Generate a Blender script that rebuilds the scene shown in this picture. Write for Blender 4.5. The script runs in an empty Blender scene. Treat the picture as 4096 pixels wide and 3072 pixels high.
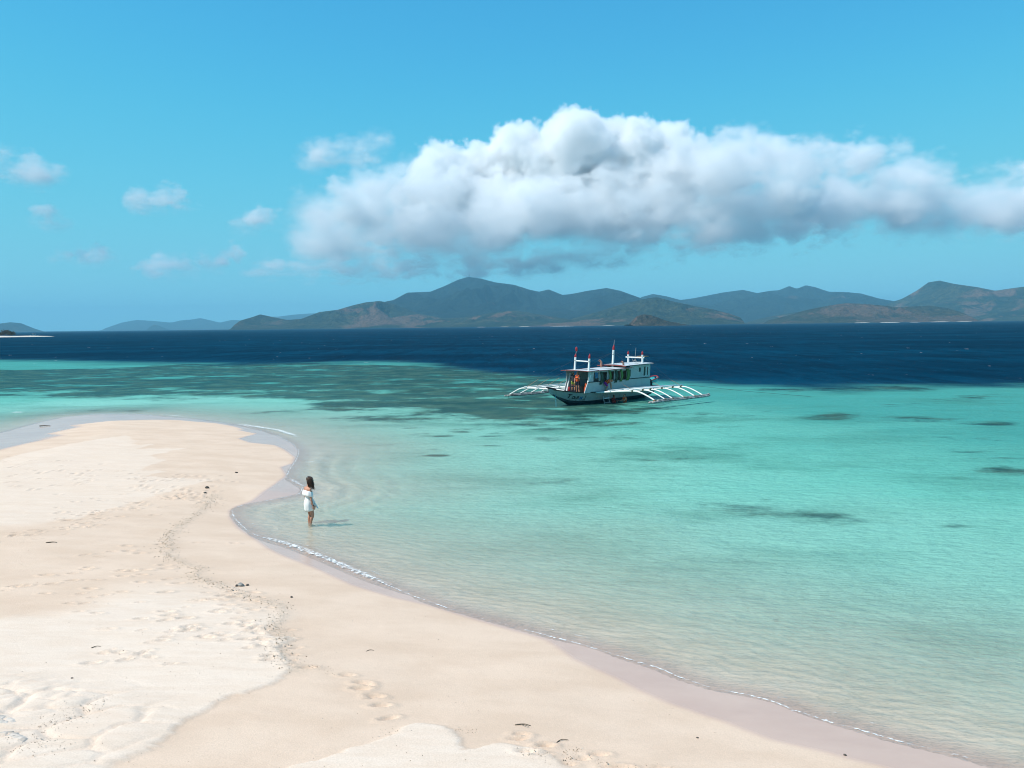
import bpy, bmesh, math, random
import numpy as np
from mathutils import Vector, Matrix, Euler, Quaternion

# ---------------------------------------------------------------- camera, sky, sun, exposure
F_PX = 887.0                      # focal length in pixels of a 1024 wide frame
CAM_H = 6.3
PITCH = math.radians(3.765)
ROLL = math.radians(0.67)
scene = bpy.context.scene
col = scene.collection
cam_data = bpy.data.cameras.new('camera')
cam_data.sensor_width = 36.0
cam_data.lens = 36.0 * F_PX / 1024.0
cam_data.clip_start = 0.1
cam_data.clip_end = 120000.0
cam = bpy.data.objects.new('camera', cam_data)
col.objects.link(cam)
cam_rot = Matrix.Rotation(math.pi / 2 - PITCH, 3, 'X') @ Matrix.Rotation(-ROLL, 3, 'Z')
cam.matrix_world = Matrix.Translation((0, 0, CAM_H)) @ cam_rot.to_4x4()
scene.camera = cam

SUN_EL = math.radians(52)
SUN_AZ = math.atan2(-0.956, -0.295)      # measured from +Y towards +X
sun_to = Vector((math.cos(SUN_EL) * math.sin(SUN_AZ), math.cos(SUN_EL) * math.cos(SUN_AZ), math.sin(SUN_EL)))
world = bpy.data.worlds.new('World')
scene.world = world
world.use_nodes = True
wn, wl = world.node_tree.nodes, world.node_tree.links
wn.clear()
w_out = wn.new('ShaderNodeOutputWorld')
w_bg = wn.new('ShaderNodeBackground')
w_sky = wn.new('ShaderNodeTexSky')
w_sky.sky_type = 'NISHITA'
w_sky.sun_disc = False
w_sky.sun_elevation = SUN_EL
w_sky.sun_rotation = SUN_AZ
w_sky.altitude = 0
w_sky.air_density = 1.0
w_sky.dust_density = 0.0
w_sky.ozone_density = 8.0
w_sc = wn.new('ShaderNodeVectorMath'); w_sc.operation = 'SCALE'; w_sc.inputs['Scale'].default_value = 0.15
w_cv = wn.new('ShaderNodeRGBCurve')                       # the photograph's cyan grade, the same for the whole sky
for ch, pts in zip(w_cv.mapping.curves, (((0, 0), (0.161, 0.055), (0.30, 0.118), (0.52, 0.178), (1.0, 0.200)),
                                         ((0, 0), (0.322, 0.352), (0.467, 0.460), (0.789, 0.540), (1.0, 0.545)),
                                         ((0, 0), (0.40, 0.46), (0.645, 0.630), (0.83, 0.668), (1.0, 0.665)))):
    ch.points[0].location = pts[0]; ch.points[1].location = pts[-1]
    for p in pts[1:-1]: ch.points.new(*p)
w_cv.mapping.extend = 'HORIZONTAL'
w_cv.mapping.update()
w_up = wn.new('ShaderNodeVectorMath'); w_up.operation = 'SCALE'; w_up.inputs['Scale'].default_value = 1 / 0.15
wl.new(w_sky.outputs[0], w_sc.inputs[0]); wl.new(w_sc.outputs[0], w_cv.inputs['Color'])
wl.new(w_cv.outputs[0], w_up.inputs[0]); wl.new(w_up.outputs[0], w_bg.inputs[0])
w_bg.inputs[1].default_value = 0.15
wl.new(w_bg.outputs[0], w_out.inputs[0])

sun_data = bpy.data.lights.new('sun', 'SUN')
sun_data.energy = 4.4
sun_data.angle = math.radians(0.53)
sun_data.color = (1.0, 0.945, 0.865)
sun = bpy.data.objects.new('sun', sun_data)
sun.rotation_euler = (-sun_to).to_track_quat('-Z', 'Y').to_euler()
sun.location = (-40, -10, 60)
col.objects.link(sun)
scene.view_settings.view_transform = 'Standard'
scene.view_settings.look = 'None'
scene.view_settings.exposure = 0.30
scene.view_settings.gamma = 1.0
cy = scene.cycles
cy.use_denoising = True
cy.filter_width = 1.05
cy.max_bounces = 10
cy.diffuse_bounces = 3
cy.glossy_bounces = 3
cy.transmission_bounces = 4
cy.volume_bounces = 9
cy.transparent_max_bounces = 12
cy.caustics_reflective = False
cy.caustics_refractive = False
cy.volume_step_rate = 8.0
cy.sample_clamp_indirect = 4.0

R3 = np.array(cam_rot)
def ray(px, py):
    """direction through a pixel of the 4096 wide photograph"""
    x = (px / 4.0 - 512.0) / F_PX
    y = (384.0 - py / 4.0) / F_PX
    return R3 @ np.array([x, y, -1.0])
def on_z(px, py, z=0.0):
    d = ray(px, py)
    t = (z - CAM_H) / d[2]
    return np.array([d[0] * t, d[1] * t, z])
def at_dist(px, py, D):
    d = ray(px, py)
    t = D / d[1]
    return np.array([d[0] * t, D, CAM_H + d[2] * t])
def project(p):
    q = R3.T @ (np.asarray(p, float) - np.array([0, 0, CAM_H]))
    return (512 + F_PX * q[0] / -q[2]) * 4, (384 - F_PX * q[1] / -q[2]) * 4

# ---------------------------------------------------------------- helpers
def tag(o, label=None, cat=None, group=None, kind=None):
    if label: o['label'] = label
    if cat: o['category'] = cat
    if group: o['group'] = group
    if kind: o['kind'] = kind
    return o
def empty(name, loc=(0, 0, 0), rot=None):
    o = bpy.data.objects.new(name, None)
    o.empty_display_size = 0.2
    o.location = loc
    if rot is not None: o.rotation_euler = rot
    col.objects.link(o)
    return o
def link_mesh(name, me, mat, parent=None, smooth=False):
    o = bpy.data.objects.new(name, me)
    col.objects.link(o)
    for m in (mat if isinstance(mat, (list, tuple)) else [mat]): me.materials.append(m)
    if parent is not None: o.parent = parent
    if smooth: me.shade_smooth()
    return o
class MB:
    """collects shapes into one mesh"""
    def __init__(s): s.v, s.f, s.mi = [], [], []
    def add(s, v, f, mi=0):
        b = len(s.v); s.v += [tuple(map(float, p)) for p in v]
        s.f += [tuple(i + b for i in q) for q in f]; s.mi += [mi] * len(f); return s
    def box(s, c, d, R=None, mi=0):
        P = [np.array([x, y, z]) * np.array(d) / 2 for x in (-1, 1) for y in (-1, 1) for z in (-1, 1)]
        if R is not None: P = [np.array(R) @ p for p in P]
        return s.add([p + np.array(c) for p in P], [(0, 1, 3, 2), (4, 6, 7, 5), (0, 4, 5, 1), (2, 3, 7, 6), (0, 2, 6, 4), (1, 5, 7, 3)], mi)
    def tube(s, pts, rad, n=8, mi=0, cap=True, squash=None):
        pts = [np.array(p, float) for p in pts]
        if not hasattr(rad, '__len__'): rad = [rad] * len(pts)
        V, up = [], None
        for i, p in enumerate(pts):
            t = pts[min(i + 1, len(pts) - 1)] - pts[max(i - 1, 0)]
            t = t / (np.linalg.norm(t) + 1e-12)
            if up is None: up = np.array([0, 0, 1.0]) if abs(t[2]) < 0.9 else np.array([1.0, 0, 0])
            sd = np.cross(t, up); sd /= np.linalg.norm(sd) + 1e-12
            up = np.cross(sd, t)
            for k in range(n):
                a = 2 * math.pi * k / n
                V.append(p + rad[i] * (math.cos(a) * sd + math.sin(a) * up * (squash or 1)))
        F = [(i * n + k, i * n + (k + 1) % n, (i + 1) * n + (k + 1) % n, (i + 1) * n + k) for i in range(len(pts) - 1) for k in range(n)]
        if cap: F += [tuple(range(n))[::-1], tuple((len(pts) - 1) * n + k for k in range(n))]
        return s.add(V, F, mi)
    def loft(s, rings, closed=True, cap=True, mi=0):
        n = len(rings[0]); V = [p for r in rings for p in r]; m = n if closed else n - 1
        F = [(i * n + k, i * n + (k + 1) % n, (i + 1) * n + (k + 1) % n, (i + 1) * n + k) for i in range(len(rings) - 1) for k in range(m)]
        if cap and closed: F += [tuple(range(n))[::-1], tuple((len(rings) - 1) * n + k for k in range(n))]
        return s.add(V, F, mi)
    def ball(s, c, r, n=10, m=6, mi=0, R=None):
        r = np.array(r if hasattr(r, '__len__') else (r, r, r), float)
        rings = []
        for j in range(m + 1):
            th = math.pi * j / m; th = min(max(th, 0.02), math.pi - 0.02)
            ring = [np.array([math.sin(th) * math.cos(2 * math.pi * k / n), math.sin(th) * math.sin(2 * math.pi * k / n), -math.cos(th)]) * r for k in range(n)]
            if R is not None: ring = [np.array(R) @ p for p in ring]
            rings.append([p + np.array(c) for p in ring])
        return s.loft(rings, mi=mi)
    def mesh(s, name, recalc=True):
        me = bpy.data.meshes.new(name)
        me.from_pydata(s.v, [], s.f)
        me.polygons.foreach_set('material_index', s.mi)
        if recalc:
            bm = bmesh.new(); bm.from_mesh(me); bmesh.ops.recalc_face_normals(bm, faces=bm.faces); bm.to_mesh(me); bm.free()
        return me
    def build(s, name, mat, parent=None, smooth=False):
        return link_mesh(name, s.mesh(name), mat, parent, smooth)
def cr(pts, n=8):
    """Catmull-Rom through points"""
    P = [np.array(p, float) for p in pts]; P = [2 * P[0] - P[1]] + P + [2 * P[-1] - P[-2]]
    out = []
    for i in range(1, len(P) - 2):
        for k in range(n):
            t = k / n
            out.append(0.5 * ((2 * P[i]) + (-P[i - 1] + P[i + 1]) * t + (2 * P[i - 1] - 5 * P[i] + 4 * P[i + 1] - P[i + 2]) * t * t + (-P[i - 1] + 3 * P[i] - 3 * P[i + 1] + P[i + 2]) * t ** 3))
    out.append(P[-2]); return out

class NT:
    """short-hand for building a material's node tree"""
    def __init__(s, name):
        s.m = bpy.data.materials.new(name); s.m.use_nodes = True
        s.t = s.m.node_tree; s.t.nodes.clear(); s.out = s.t.nodes.new('ShaderNodeOutputMaterial')
    def n(s, typ, **kw):
        x = s.t.nodes.new(typ)
        for k, v in kw.items(): setattr(x, k, v)
        return x
    def set(s, sock, v):
        if hasattr(v, 'is_linked') or isinstance(v, bpy.types.NodeSocket): s.t.links.new(v, sock)
        elif v is not None:
            if hasattr(sock.default_value, '__len__') and not hasattr(v, '__len__'): v = (v,) * len(sock.default_value)
            if hasattr(sock.default_value, '__len__') and len(v) == 3 and len(sock.default_value) == 4: v = (*v, 1)
            sock.default_value = v
    def math(s, op, a, b=None, c=None, clamp=False):
        x = s.n('ShaderNodeMath', operation=op, use_clamp=clamp)
        for i, v in enumerate((a, b, c)):
            if v is not None: s.set(x.inputs[i], v)
        return x.outputs[0]
    def mix(s, f, a, b, blend='MIX'):
        x = s.n('ShaderNodeMix', data_type='RGBA', blend_type=blend)
        s.set(x.inputs[0], f); s.set(x.inputs[6], a); s.set(x.inputs[7], b); return x.outputs[2]
    def mixf(s, f, a, b):
        x = s.n('ShaderNodeMix', data_type='FLOAT')
        s.set(x.inputs[0], f); s.set(x.inputs[2], a); s.set(x.inputs[3], b); return x.outputs[0]
    def rng(s, v, a, b, c=0.0, d=1.0, smooth=True):
        x = s.n('ShaderNodeMapRange', interpolation_type='SMOOTHSTEP' if smooth else 'LINEAR')
        for i, q in enumerate((v, a, b, c, d)): s.set(x.inputs[i], q)
        return x.outputs[0]
    def attr(s, name): return s.n('ShaderNodeAttribute', attribute_name=name).outputs['Fac']
    def coord(s, kind='Object', scale=None, rotz=0, loc=(0, 0, 0)):
        c = s.n('ShaderNodeTexCoord').outputs[kind] if kind != 'World' else s.n('ShaderNodeNewGeometry').outputs['Position']
        if scale is None: return c
        mp = s.n('ShaderNodeMapping'); s.set(mp.inputs['Vector'], c); mp.inputs['Scale'].default_value = scale if hasattr(scale, '__len__') else (scale,) * 3
        mp.inputs['Rotation'].default_value = (0, 0, rotz); mp.inputs['Location'].default_value = loc
        return mp.outputs[0]
    def noise(s, vec, scale=1.0, detail=4, rough=0.55, dist=0.0, ridged=False):
        x = s.n('ShaderNodeTexNoise'); s.set(x.inputs['Vector'], vec)
        x.inputs['Scale'].default_value = scale; x.inputs['Detail'].default_value = detail
        x.inputs['Roughness'].default_value = rough; x.inputs['Distortion'].default_value = dist
        return x.outputs['Fac']
    def voro(s, vec, scale=1.0, feature='F1', out='Distance'):
        x = s.n('ShaderNodeTexVoronoi', feature=feature); s.set(x.inputs['Vector'], vec); x.inputs['Scale'].default_value = scale
        return x.outputs[out]
    def ramp(s, f, stops):
        x = s.n('ShaderNodeValToRGB'); s.set(x.inputs[0], f); e = x.color_ramp.elements
        while len(e) < len(stops): e.new(0.5)
        for el, (p, c) in zip(e, stops): el.position = p; el.color = (*c, 1)
        return x.outputs[0]
    def bump(s, h, strength=0.3, dist=0.05, normal=None):
        x = s.n('ShaderNodeBump'); s.set(x.inputs['Height'], h); s.set(x.inputs['Strength'], strength); s.set(x.inputs['Distance'], dist)
        if normal is not None: s.set(x.inputs['Normal'], normal)
        return x.outputs[0]
    def principled(s, color, rough=0.6, spec=0.5, normal=None, **kw):
        x = s.n('ShaderNodeBsdfPrincipled'); s.set(x.inputs['Base Color'], color); s.set(x.inputs['Roughness'], rough)
        s.set(x.inputs['Specular IOR Level'], spec)
        if normal is not None: s.set(x.inputs['Normal'], normal)
        for k, v in kw.items(): s.set(x.inputs[k.replace('_', ' ')], v)
        return x.outputs[0]
    def done(s, shader): s.t.links.new(shader, s.out.inputs['Surface']); return s.m
MATS = {}
def paint(name, c, rough=0.5, var=0.12, scale=6.0, bump=0.0, spec=0.4, dirt=None):
    """plain coloured material with worn, uneven tone"""
    if name in MATS: return MATS[name]
    t = NT(name); v = t.coord('Object')
    f = t.noise(v, scale, 5, 0.6)
    a = tuple(x * (1 - var) for x in c); b = tuple(min(1, x * (1 + var)) for x in c)
    cc = t.mix(t.rng(f, 0.3, 0.7), a, b)
    if dirt is not None:
        cc = t.mix(t.rng(t.noise(t.coord('Object', (1.5, 1.5, 0.5)), 3.0, 6, 0.65), 0.52, 0.72, 0, dirt[1]), cc, dirt[0])
    nrm = t.bump(t.noise(v, scale * 6, 3), bump, 0.01) if bump else None
    MATS[name] = t.done(t.principled(cc, rough, spec, nrm)); return MATS[name]

def vnoise(x, y, seed=0):
    """2D gradient noise, about -1..1"""
    xi, yi = np.floor(x).astype(np.int64), np.floor(y).astype(np.int64)
    xf, yf = x - xi, y - yi
    def g(ix, iy):
        h = (ix * 374761393 + iy * 668265263 + seed * 1442695041) & 0xffffffff
        h = ((h ^ (h >> 13)) * 1274126177) & 0xffffffff
        a = ((h ^ (h >> 16)) & 0xffff) / 65536.0 * 2 * np.pi
        return np.cos(a), np.sin(a)
    u = xf * xf * xf * (xf * (xf * 6 - 15) + 10); w = yf * yf * yf * (yf * (yf * 6 - 15) + 10)
    r = []
    for dx, dy in ((0, 0), (1, 0), (0, 1), (1, 1)):
        gx, gy = g(xi + dx, yi + dy); r.append(gx * (xf - dx) + gy * (yf - dy))
    return ((r[0] * (1 - u) + r[1] * u) * (1 - w) + (r[2] * (1 - u) + r[3] * u) * w) * 1.5
def fbm(x, y, oct=4, seed=0, gain=0.5):
    o, a, t = 0, 1.0, 0
    for i in range(oct):
        o = o + a * vnoise(x * 2 ** i + i * 17.3, y * 2 ** i - i * 9.1, seed + i); t += a; a *= gain
    return o / t
def sstep(x, a, b):
    t = np.clip((x - a) / (b - a), 0, 1); return t * t * (3 - 2 * t)
def worley(x, y, seed=0):
    xi, yi = np.floor(x).astype(np.int64), np.floor(y).astype(np.int64)
    d1 = np.full(x.shape, 9.0); d2 = d1.copy()
    for dx in (-1, 0, 1):
        for dy in (-1, 0, 1):
            ix, iy = xi + dx, yi + dy
            h = (ix * 374761393 + iy * 668265263 + seed * 1442695041) & 0xffffffff
            h = ((h ^ (h >> 13)) * 1274126177) & 0xffffffff
            px = ix + (h & 0xffff) / 65536.0; py = iy + ((h >> 16) & 0xffff) / 65536.0
            d = np.hypot(px - x, py - y)
            d2 = np.minimum(d2, np.maximum(d, d1)); d1 = np.minimum(d1, d)
    return d1, d2
def grid_mesh(name, X, Y, Z, keep=None, attrs=None):
    """sheet from 2D arrays; keep masks the cells"""
    ny, nx = X.shape
    idx = np.arange(nx * ny).reshape(ny, nx)
    q = np.stack([idx[:-1, :-1], idx[:-1, 1:], idx[1:, 1:], idx[1:, :-1]], -1).reshape(-1, 4)
    if keep is not None:
        kc = (keep[:-1, :-1] | keep[:-1, 1:] | keep[1:, 1:] | keep[1:, :-1]).reshape(-1)
        q = q[kc]
    used = np.zeros(nx * ny, bool); used[q.reshape(-1)] = True
    mp = np.cumsum(used) - 1
    q = mp[q]
    co = np.stack([X, Y, Z], -1).reshape(-1, 3)[used].astype(np.float32)
    me = bpy.data.meshes.new(name)
    me.vertices.add(len(co)); me.vertices.foreach_set('co', co.reshape(-1))
    me.loops.add(q.size); me.loops.foreach_set('vertex_index', q.reshape(-1).astype(np.int32))
    me.polygons.add(len(q)); me.polygons.foreach_set('loop_start', (np.arange(len(q)) * 4).astype(np.int32))
    me.polygons.foreach_set('loop_total', np.full(len(q), 4, np.int32))
    me.update(calc_edges=True)
    me.polygons.foreach_set('use_smooth', np.ones(len(q), bool))
    for k, a in (attrs or {}).items():
        at = me.attributes.new(k, 'FLOAT', 'POINT'); at.data.foreach_set('value', a.reshape(-1)[used].astype(np.float32))
    return me
def wpoly(pts, z): return np.array([on_z(a, b, z)[:2] for a, b in pts])
def in_poly(x, y, poly):
    inside = np.zeros(x.shape, bool); n = len(poly); j = n - 1
    for i in range(n):
        xi, yi = poly[i]; xj, yj = poly[j]
        inside ^= ((yi > y) != (yj > y)) & (x < (xj - xi) * (y - yi) / (yj - yi + 1e-12) + xi)
        j = i
    return inside
def poly_dist(x, y, poly, closed=True):
    d = np.full(x.shape, 1e18); n = len(poly)
    for i in range(n if closed else n - 1):
        a = poly[i]; ab = poly[(i + 1) % n] - a
        t = np.clip(((x - a[0]) * ab[0] + (y - a[1]) * ab[1]) / (ab @ ab + 1e-12), 0, 1)
        d = np.minimum(d, (x - a[0] - t * ab[0]) ** 2 + (y - a[1] - t * ab[1]) ** 2)
    return np.sqrt(d)
def lut_field(fun, x, y, step, x0, x1, y0, y1):
    """evaluate a slow 2D field on a regular grid, then look it up bilinearly"""
    gx = np.arange(x0, x1 + step, step); gy = np.arange(y0, y1 + step, step)
    GX, GY = np.meshgrid(gx, gy); G = fun(GX, GY)
    fx = np.clip((x - x0) / step, 0, len(gx) - 1.001); fy = np.clip((y - y0) / step, 0, len(gy) - 1.001)
    i, j = fx.astype(int), fy.astype(int); u, v = fx - i, fy - j
    return (G[j, i] * (1 - u) + G[j, i + 1] * u) * (1 - v) + (G[j + 1, i] * (1 - u) + G[j + 1, i + 1] * u) * v

# ---------------------------------------------------------------- shore outlines, traced on the ground
WATERLINE = [(-900, 1900), (-200, 1770), (0, 1735), (95, 1709), (190, 1684), (266, 1668), (380, 1658), (540, 1658), (620, 1664), (760, 1676), (870, 1690),
    (960, 1702), (1040, 1722), (1110, 1746), (1165, 1775), (1190, 1802), (1185, 1826), (1175, 1845), (1150, 1880), (1140, 1905), (1165, 1925),
    (1205, 1950), (1190, 1975), (1120, 1990), (1040, 2005), (960, 2020), (922, 2036), (924, 2064), (956, 2102), (1012, 2143), (1076, 2165),
    (1160, 2190), (1240, 2220), (1330, 2258), (1450, 2310), (1560, 2352), (1660, 2392), (1760, 2430), (1860, 2460), (2000, 2497), (2100, 2525),
    (2200, 2553), (2300, 2577), (2400, 2604), (2500, 2640), (2600, 2670), (2700, 2712), (2840, 2758), (3000, 2790), (3100, 2815), (3180, 2850),
    (3300, 2890), (3420, 2920), (3560, 2965), (3700, 2998), (3850, 3035), (4000, 3080), (4200, 3150), (4600, 3300), (5200, 3600)]
WETLINE = [(-900, 2030), (-100, 1850), (0, 1826), (80, 1805), (150, 1785), (250, 1760), (200, 1750), (330, 1722), (300, 1712), (450, 1700), (560, 1690),
    (700, 1683), (860, 1692), (930, 1705), (972, 1718), (940, 1722), (1022, 1735), (980, 1750), (950, 1761), (993, 1777), (1091, 1782),
    (1129, 1796), (1172, 1825), (1164, 1848), (1117, 1866), (1135, 1892), (1132, 1903), (1062, 1961), (999, 2000), (940, 2018), (912, 2036),
    (914, 2066), (946, 2108), (1020, 2158), (1060, 2190), (1120, 2222), (1250, 2270), (1400, 2340), (1560, 2387), (1700, 2413), (1800, 2443),
    (1900, 2473), (2000, 2503), (2100, 2530), (2180, 2554), (2230, 2590), (2290, 2640), (2400, 2690), (2500, 2740), (2560, 2775), (2700, 2830),
    (2900, 2905), (3100, 2975), (3300, 3020), (3500, 3072), (3700, 3130), (4200, 3290), (4600, 3450), (5200, 3760)]
DRY_A = [(-300, 2500), (300, 2420), (560, 2312), (800, 2322), (1000, 2372), (1090, 2400), (1130, 2422), (1060, 2475), (1110, 2505), (1171, 2503),
    (1125, 2545), (1120, 2577), (1174, 2637), (1076, 2703), (905, 2763), (823, 2811), (734, 2868), (665, 2922), (614, 2956), (665, 2956), (589, 2998),
    (525, 3013), (443, 3051), (380, 3100), (-300, 3500)]
DRY_B = [(1127, 3045), (1202, 3026), (1300, 2994), (1414, 2959), (1390, 2950), (1500, 2920), (1572, 2890), (1600, 2850), (1680, 2836), (1768, 2852), (1850, 2893), (1838, 2959),
    (1907, 2937), (1996, 2902), (2200, 2950), (2420, 3090), (2500, 3300), (900, 3300)]
DRY_C = [(-300, 1900), (300, 1770), (520, 1735), (560, 1780), (640, 1760), (560, 1790), (760, 1780), (600, 1815), (660, 1830), (560, 1870), (690, 1868), (580, 1895), (870, 1895),
    (700, 1935), (560, 1980), (300, 2060), (-300, 2130)]
land_poly = np.concatenate([wpoly(WATERLINE, 0.0), np.array([[14, 3], [14, -30], [-140, -30], [-140, 55]])])
wet_poly = np.concatenate([wpoly(WETLINE, 0.06), np.array([[13, 2], [13, -30], [-140, -30], [-140, 52]])])
dry_polys = [wpoly(DRY_A, 0.5), wpoly(DRY_B, 0.5), wpoly(DRY_C, 0.45)]
rngG = np.random.default_rng(11)
def signed(x, y, poly):
    d = poly_dist(x, y, poly); return np.where(in_poly(x, y, poly), d, -d)
BX0, BX1, BY0, BY1 = -75.0, 75.0, 5.0, 125.0
def shore(x, y): return lut_field(lambda a, b: signed(a, b, land_poly), x, y, 0.25, BX0, BX1, BY0, BY1)
def sand_height(s):
    """s: metres inland (negative: out to sea)"""
    up = 0.55 * (1 - np.exp(-np.maximum(s, 0) / 7.0)) + 0.004 * np.maximum(s, 0)
    dn = -(0.045 * np.maximum(-s, 0) + 0.00045 * np.maximum(-s, 0) ** 2)
    return np.where(s > 0, up, np.maximum(dn, -2.2))

# ---------------------------------------------------------------- beach (sand above and just below the water)
def steps(*seg):
    out = []
    for a, b, st in seg: out.append(np.arange(a, b, st))
    return np.concatenate(out)
bxs = np.concatenate([-np.geomspace(24, 130, 90)[::-1], steps((-23.9, 14.0, 0.062)), np.geomspace(14.05, 40, 90)])
bys = np.concatenate([steps((-2.0, 9.0, 0.3), (9.0, 22.0, 0.036), (22, 32, 0.06), (32, 60, 0.13), (60, 100, 0.3))])
X, Y = np.meshgrid(bxs, bys)
S = shore(X, Y)
WET = lut_field(lambda a, b: signed(a, b, wet_poly), X, Y, 0.12, -40, 16, 5, 80)
Z = sand_height(S)
land = sstep(S, 0.2, 2.5)
dry = np.zeros_like(X)
wob = 0.20 * fbm(X * 1.3, Y * 1.3, 3, 40) + 0.16 * np.abs(fbm(X * 2.2 + 0.8 * Y, Y * 5.5, 3, 41)) - 0.05
for k, pl in enumerate(dry_polys):
    e = lut_field(lambda a, b: signed(a, b, pl), X, Y, 0.1, -40, 16, 5, 60) + wob * (1, 0.7, 2.0)[k]
    soft = 0.06 + 0.9 * sstep(fbm(X * 0.35 + 9, Y * 0.35, 2, 51), 0.0, 0.5) * (0.2 if k == 0 else 1) + (2.2 * sstep(Y, 17.0, 20.0) if k == 0 else 0)
    dry = np.maximum(dry, sstep(e / soft, -0.5, 0.5) * (1.0, 1.0, 0.75)[k])
Z += 0.022 * sstep(-S, 0.4, 1.2) * (1 - sstep(-S, 3.0, 5.5)) * sstep(Y, 28, 31) * (1 - sstep(Y, 42, 47)) * (1 - sstep(X, -4.5, -2)) * np.sin(2 * np.pi * (-S + 0.4 * fbm(X * 0.35, Y * 0.35, 3, 21)) / 0.95)
Z += land * (0.035 * fbm(X * 0.22, Y * 0.3, 3, 5) + 0.006 * fbm(X * 1.7, Y * 2.3, 3, 6))
Z += 0.030 * dry * land * sstep(30 - Y, 0, 8)
# lobes and creases of drained sand in the near left corner
lob = lut_field(lambda a, b: signed(a, b, wpoly([(-400, 2640), (160, 2660), (330, 2690), (560, 2700), (700, 2770), (780, 2830), (560, 2985), (430, 3060), (350, 3120), (-400, 3500)], 0.55)), X, Y, 0.1, -30, 10, 5, 40)
lm = sstep(lob, -0.3, 0.9)
ca, sa = math.cos(0.55), math.sin(0.55)
U = (X * ca + Y * sa) + 0.25 * fbm(X * 0.9, Y * 0.9, 3, 71); Vv = (-X * sa + Y * ca) + 0.25 * fbm(X * 0.9 + 40, Y * 0.9, 3, 72)
d1, d2 = worley(U * 0.85, Vv * 1.7, 3)
e1, e2 = worley(U * 2.1 + 7, Vv * 3.6, 5)
small = sstep(lut_field(lambda a, b: signed(a, b, wpoly([(-300, 2660), (150, 2665), (400, 2740), (330, 2800), (200, 2850), (-300, 2960)], 0.55)), X, Y, 0.1, -30, 10, 5, 40), -0.25, 0.3)
Z += lm * (0.045 * sstep(d2 - d1, 0.0, 0.16) + 0.012 * (1 - d1)) + small * lm * 0.032 * sstep(e2 - e1, 0.0, 0.2)
Z += 0.010 * sstep(-S, 0.3, 1.0) * (1 - sstep(-S, 6.0, 9.0)) * sstep(45 - Y, 0, 10) * np.sin(2 * np.pi * (-S * 0.8 + 0.35 * Y + 0.5 * fbm(X * 0.9, Y * 0.9, 3, 25)) / 0.42)
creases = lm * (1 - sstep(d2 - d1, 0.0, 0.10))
# footprints: a heel-and-toe hollow with a raised rim, in the tracks the photo shows
prints = []
def track(px0, px1, n, spread, jit):
    for i in range(n):
        t = (i + rngG.uniform(-0.4, 0.4)) / max(1, n - 1)
        p = on_z(px0[0] + (px1[0] - px0[0]) * t + rngG.normal(0, spread[0]), px0[1] + (px1[1] - px0[1]) * t + rngG.normal(0, spread[1]), 0.5)
        prints.append((p[0], p[1], rngG.uniform(-0.6, 0.6) + jit, rngG.uniform(0.7, 1.25)))
track((520, 1900), (880, 1885), 34, (40, 9), 0.2); track((560, 1930), (860, 1950), 40, (40, 11), 0.1); track((640, 1965), (860, 1935), 26, (20, 6), 0.1)
track((240, 2080), (640, 1960), 34, (40, 22), 0.4); track((10, 2140), (360, 2065), 22, (30, 12), 0.3); track((260, 2000), (470, 2000), 16, (40, 20), 0.2)
track((40, 1900), (420, 1880), 60, (130, 35), 0.3); track((300, 2240), (640, 2260), 14, (60, 26), 0.2); track((60, 2300), (440, 2400), 16, (70, 50), 0.3)
track((830, 2330), (1100, 2370), 18, (50, 22), 0.2); track((560, 2400), (1110, 2440), 22, (80, 40), 0.3); track((670, 2480), (1120, 2530), 20, (60, 25), 0.4)
track((350, 2560), (720, 2560), 14, (60, 40), 0.3); track((1000, 2480), (1180, 2640), 12, (30, 20), 0.3); track((560, 2150), (860, 2240), 16, (80, 40), 0.2)
track((2060, 2900), (2240, 2970), 7, (40, 25), 0.2); track((2200, 2960), (2700, 2990), 9, (80, 20), 0.1); track((1400, 2640), (1560, 2760), 8, (60, 40), 0.2)
pm = np.zeros_like(X)
for (fx, fy, fa, fs) in prints:
    i0, i1 = np.searchsorted(bxs, (fx - 0.4, fx + 0.4)); j0, j1 = np.searchsorted(bys, (fy - 0.4, fy + 0.4))
    if i1 <= i0 or j1 <= j0: continue
    xx, yy = X[j0:j1, i0:i1] - fx, Y[j0:j1, i0:i1] - fy
    a = (xx * math.cos(fa) + yy * math.sin(fa)) / (0.145 * fs); b = (-xx * math.sin(fa) + yy * math.cos(fa)) / (0.07 * fs)
    r = np.sqrt(a * a + b * b)
    Z[j0:j1, i0:i1] += fs * (-0.040 * (1 - sstep(r, 0.45, 1.0)) + 0.020 * np.exp(-((r - 1.25) / 0.28) ** 2))
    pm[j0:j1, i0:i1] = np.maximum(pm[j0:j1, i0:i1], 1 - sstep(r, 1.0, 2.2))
# wrack line: a low ragged ridge of coarse grit
WRACK = [(855, 1944), (785, 2008), (722, 2052), (671, 2096), (665, 2134), (684, 2153), (658, 2178), (728, 2210), (797, 2229), (766, 2260), (823, 2280), (918, 2305), (987, 2337), (1108, 2368), (1133, 2406), (1089, 2457), (1130, 2500), (1115, 2560), (1165, 2640)]
wrack_w = wpoly(WRACK, 0.5)
WR = lut_field(lambda a, b: poly_dist(a, b, wrack_w, False), X, Y, 0.1, -30, 10, 5, 60)
wrk = np.exp(-(WR / (0.16 + 0.10 * fbm(X, Y, 2, 91))) ** 2)
Z += 0.020 * wrk * (0.4 + fbm(X * 7, Y * 7, 2, 92)) * land
beach_attrs = {'wet': sstep(-WET + 0.10 * fbm(X * 0.8, Y * 0.8, 3, 14) * sstep(S, 0.3, 1.5), -0.10, 0.14), 'dry': dry * (1 - sstep(-WET, -0.3, 0.0)), 'grit': np.clip(wrk + 0.5 * pm + 0.6 * creases, 0, 1), 'shore': S}  # footprints and creases share the wrack line's darker, coarser mottling
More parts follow.
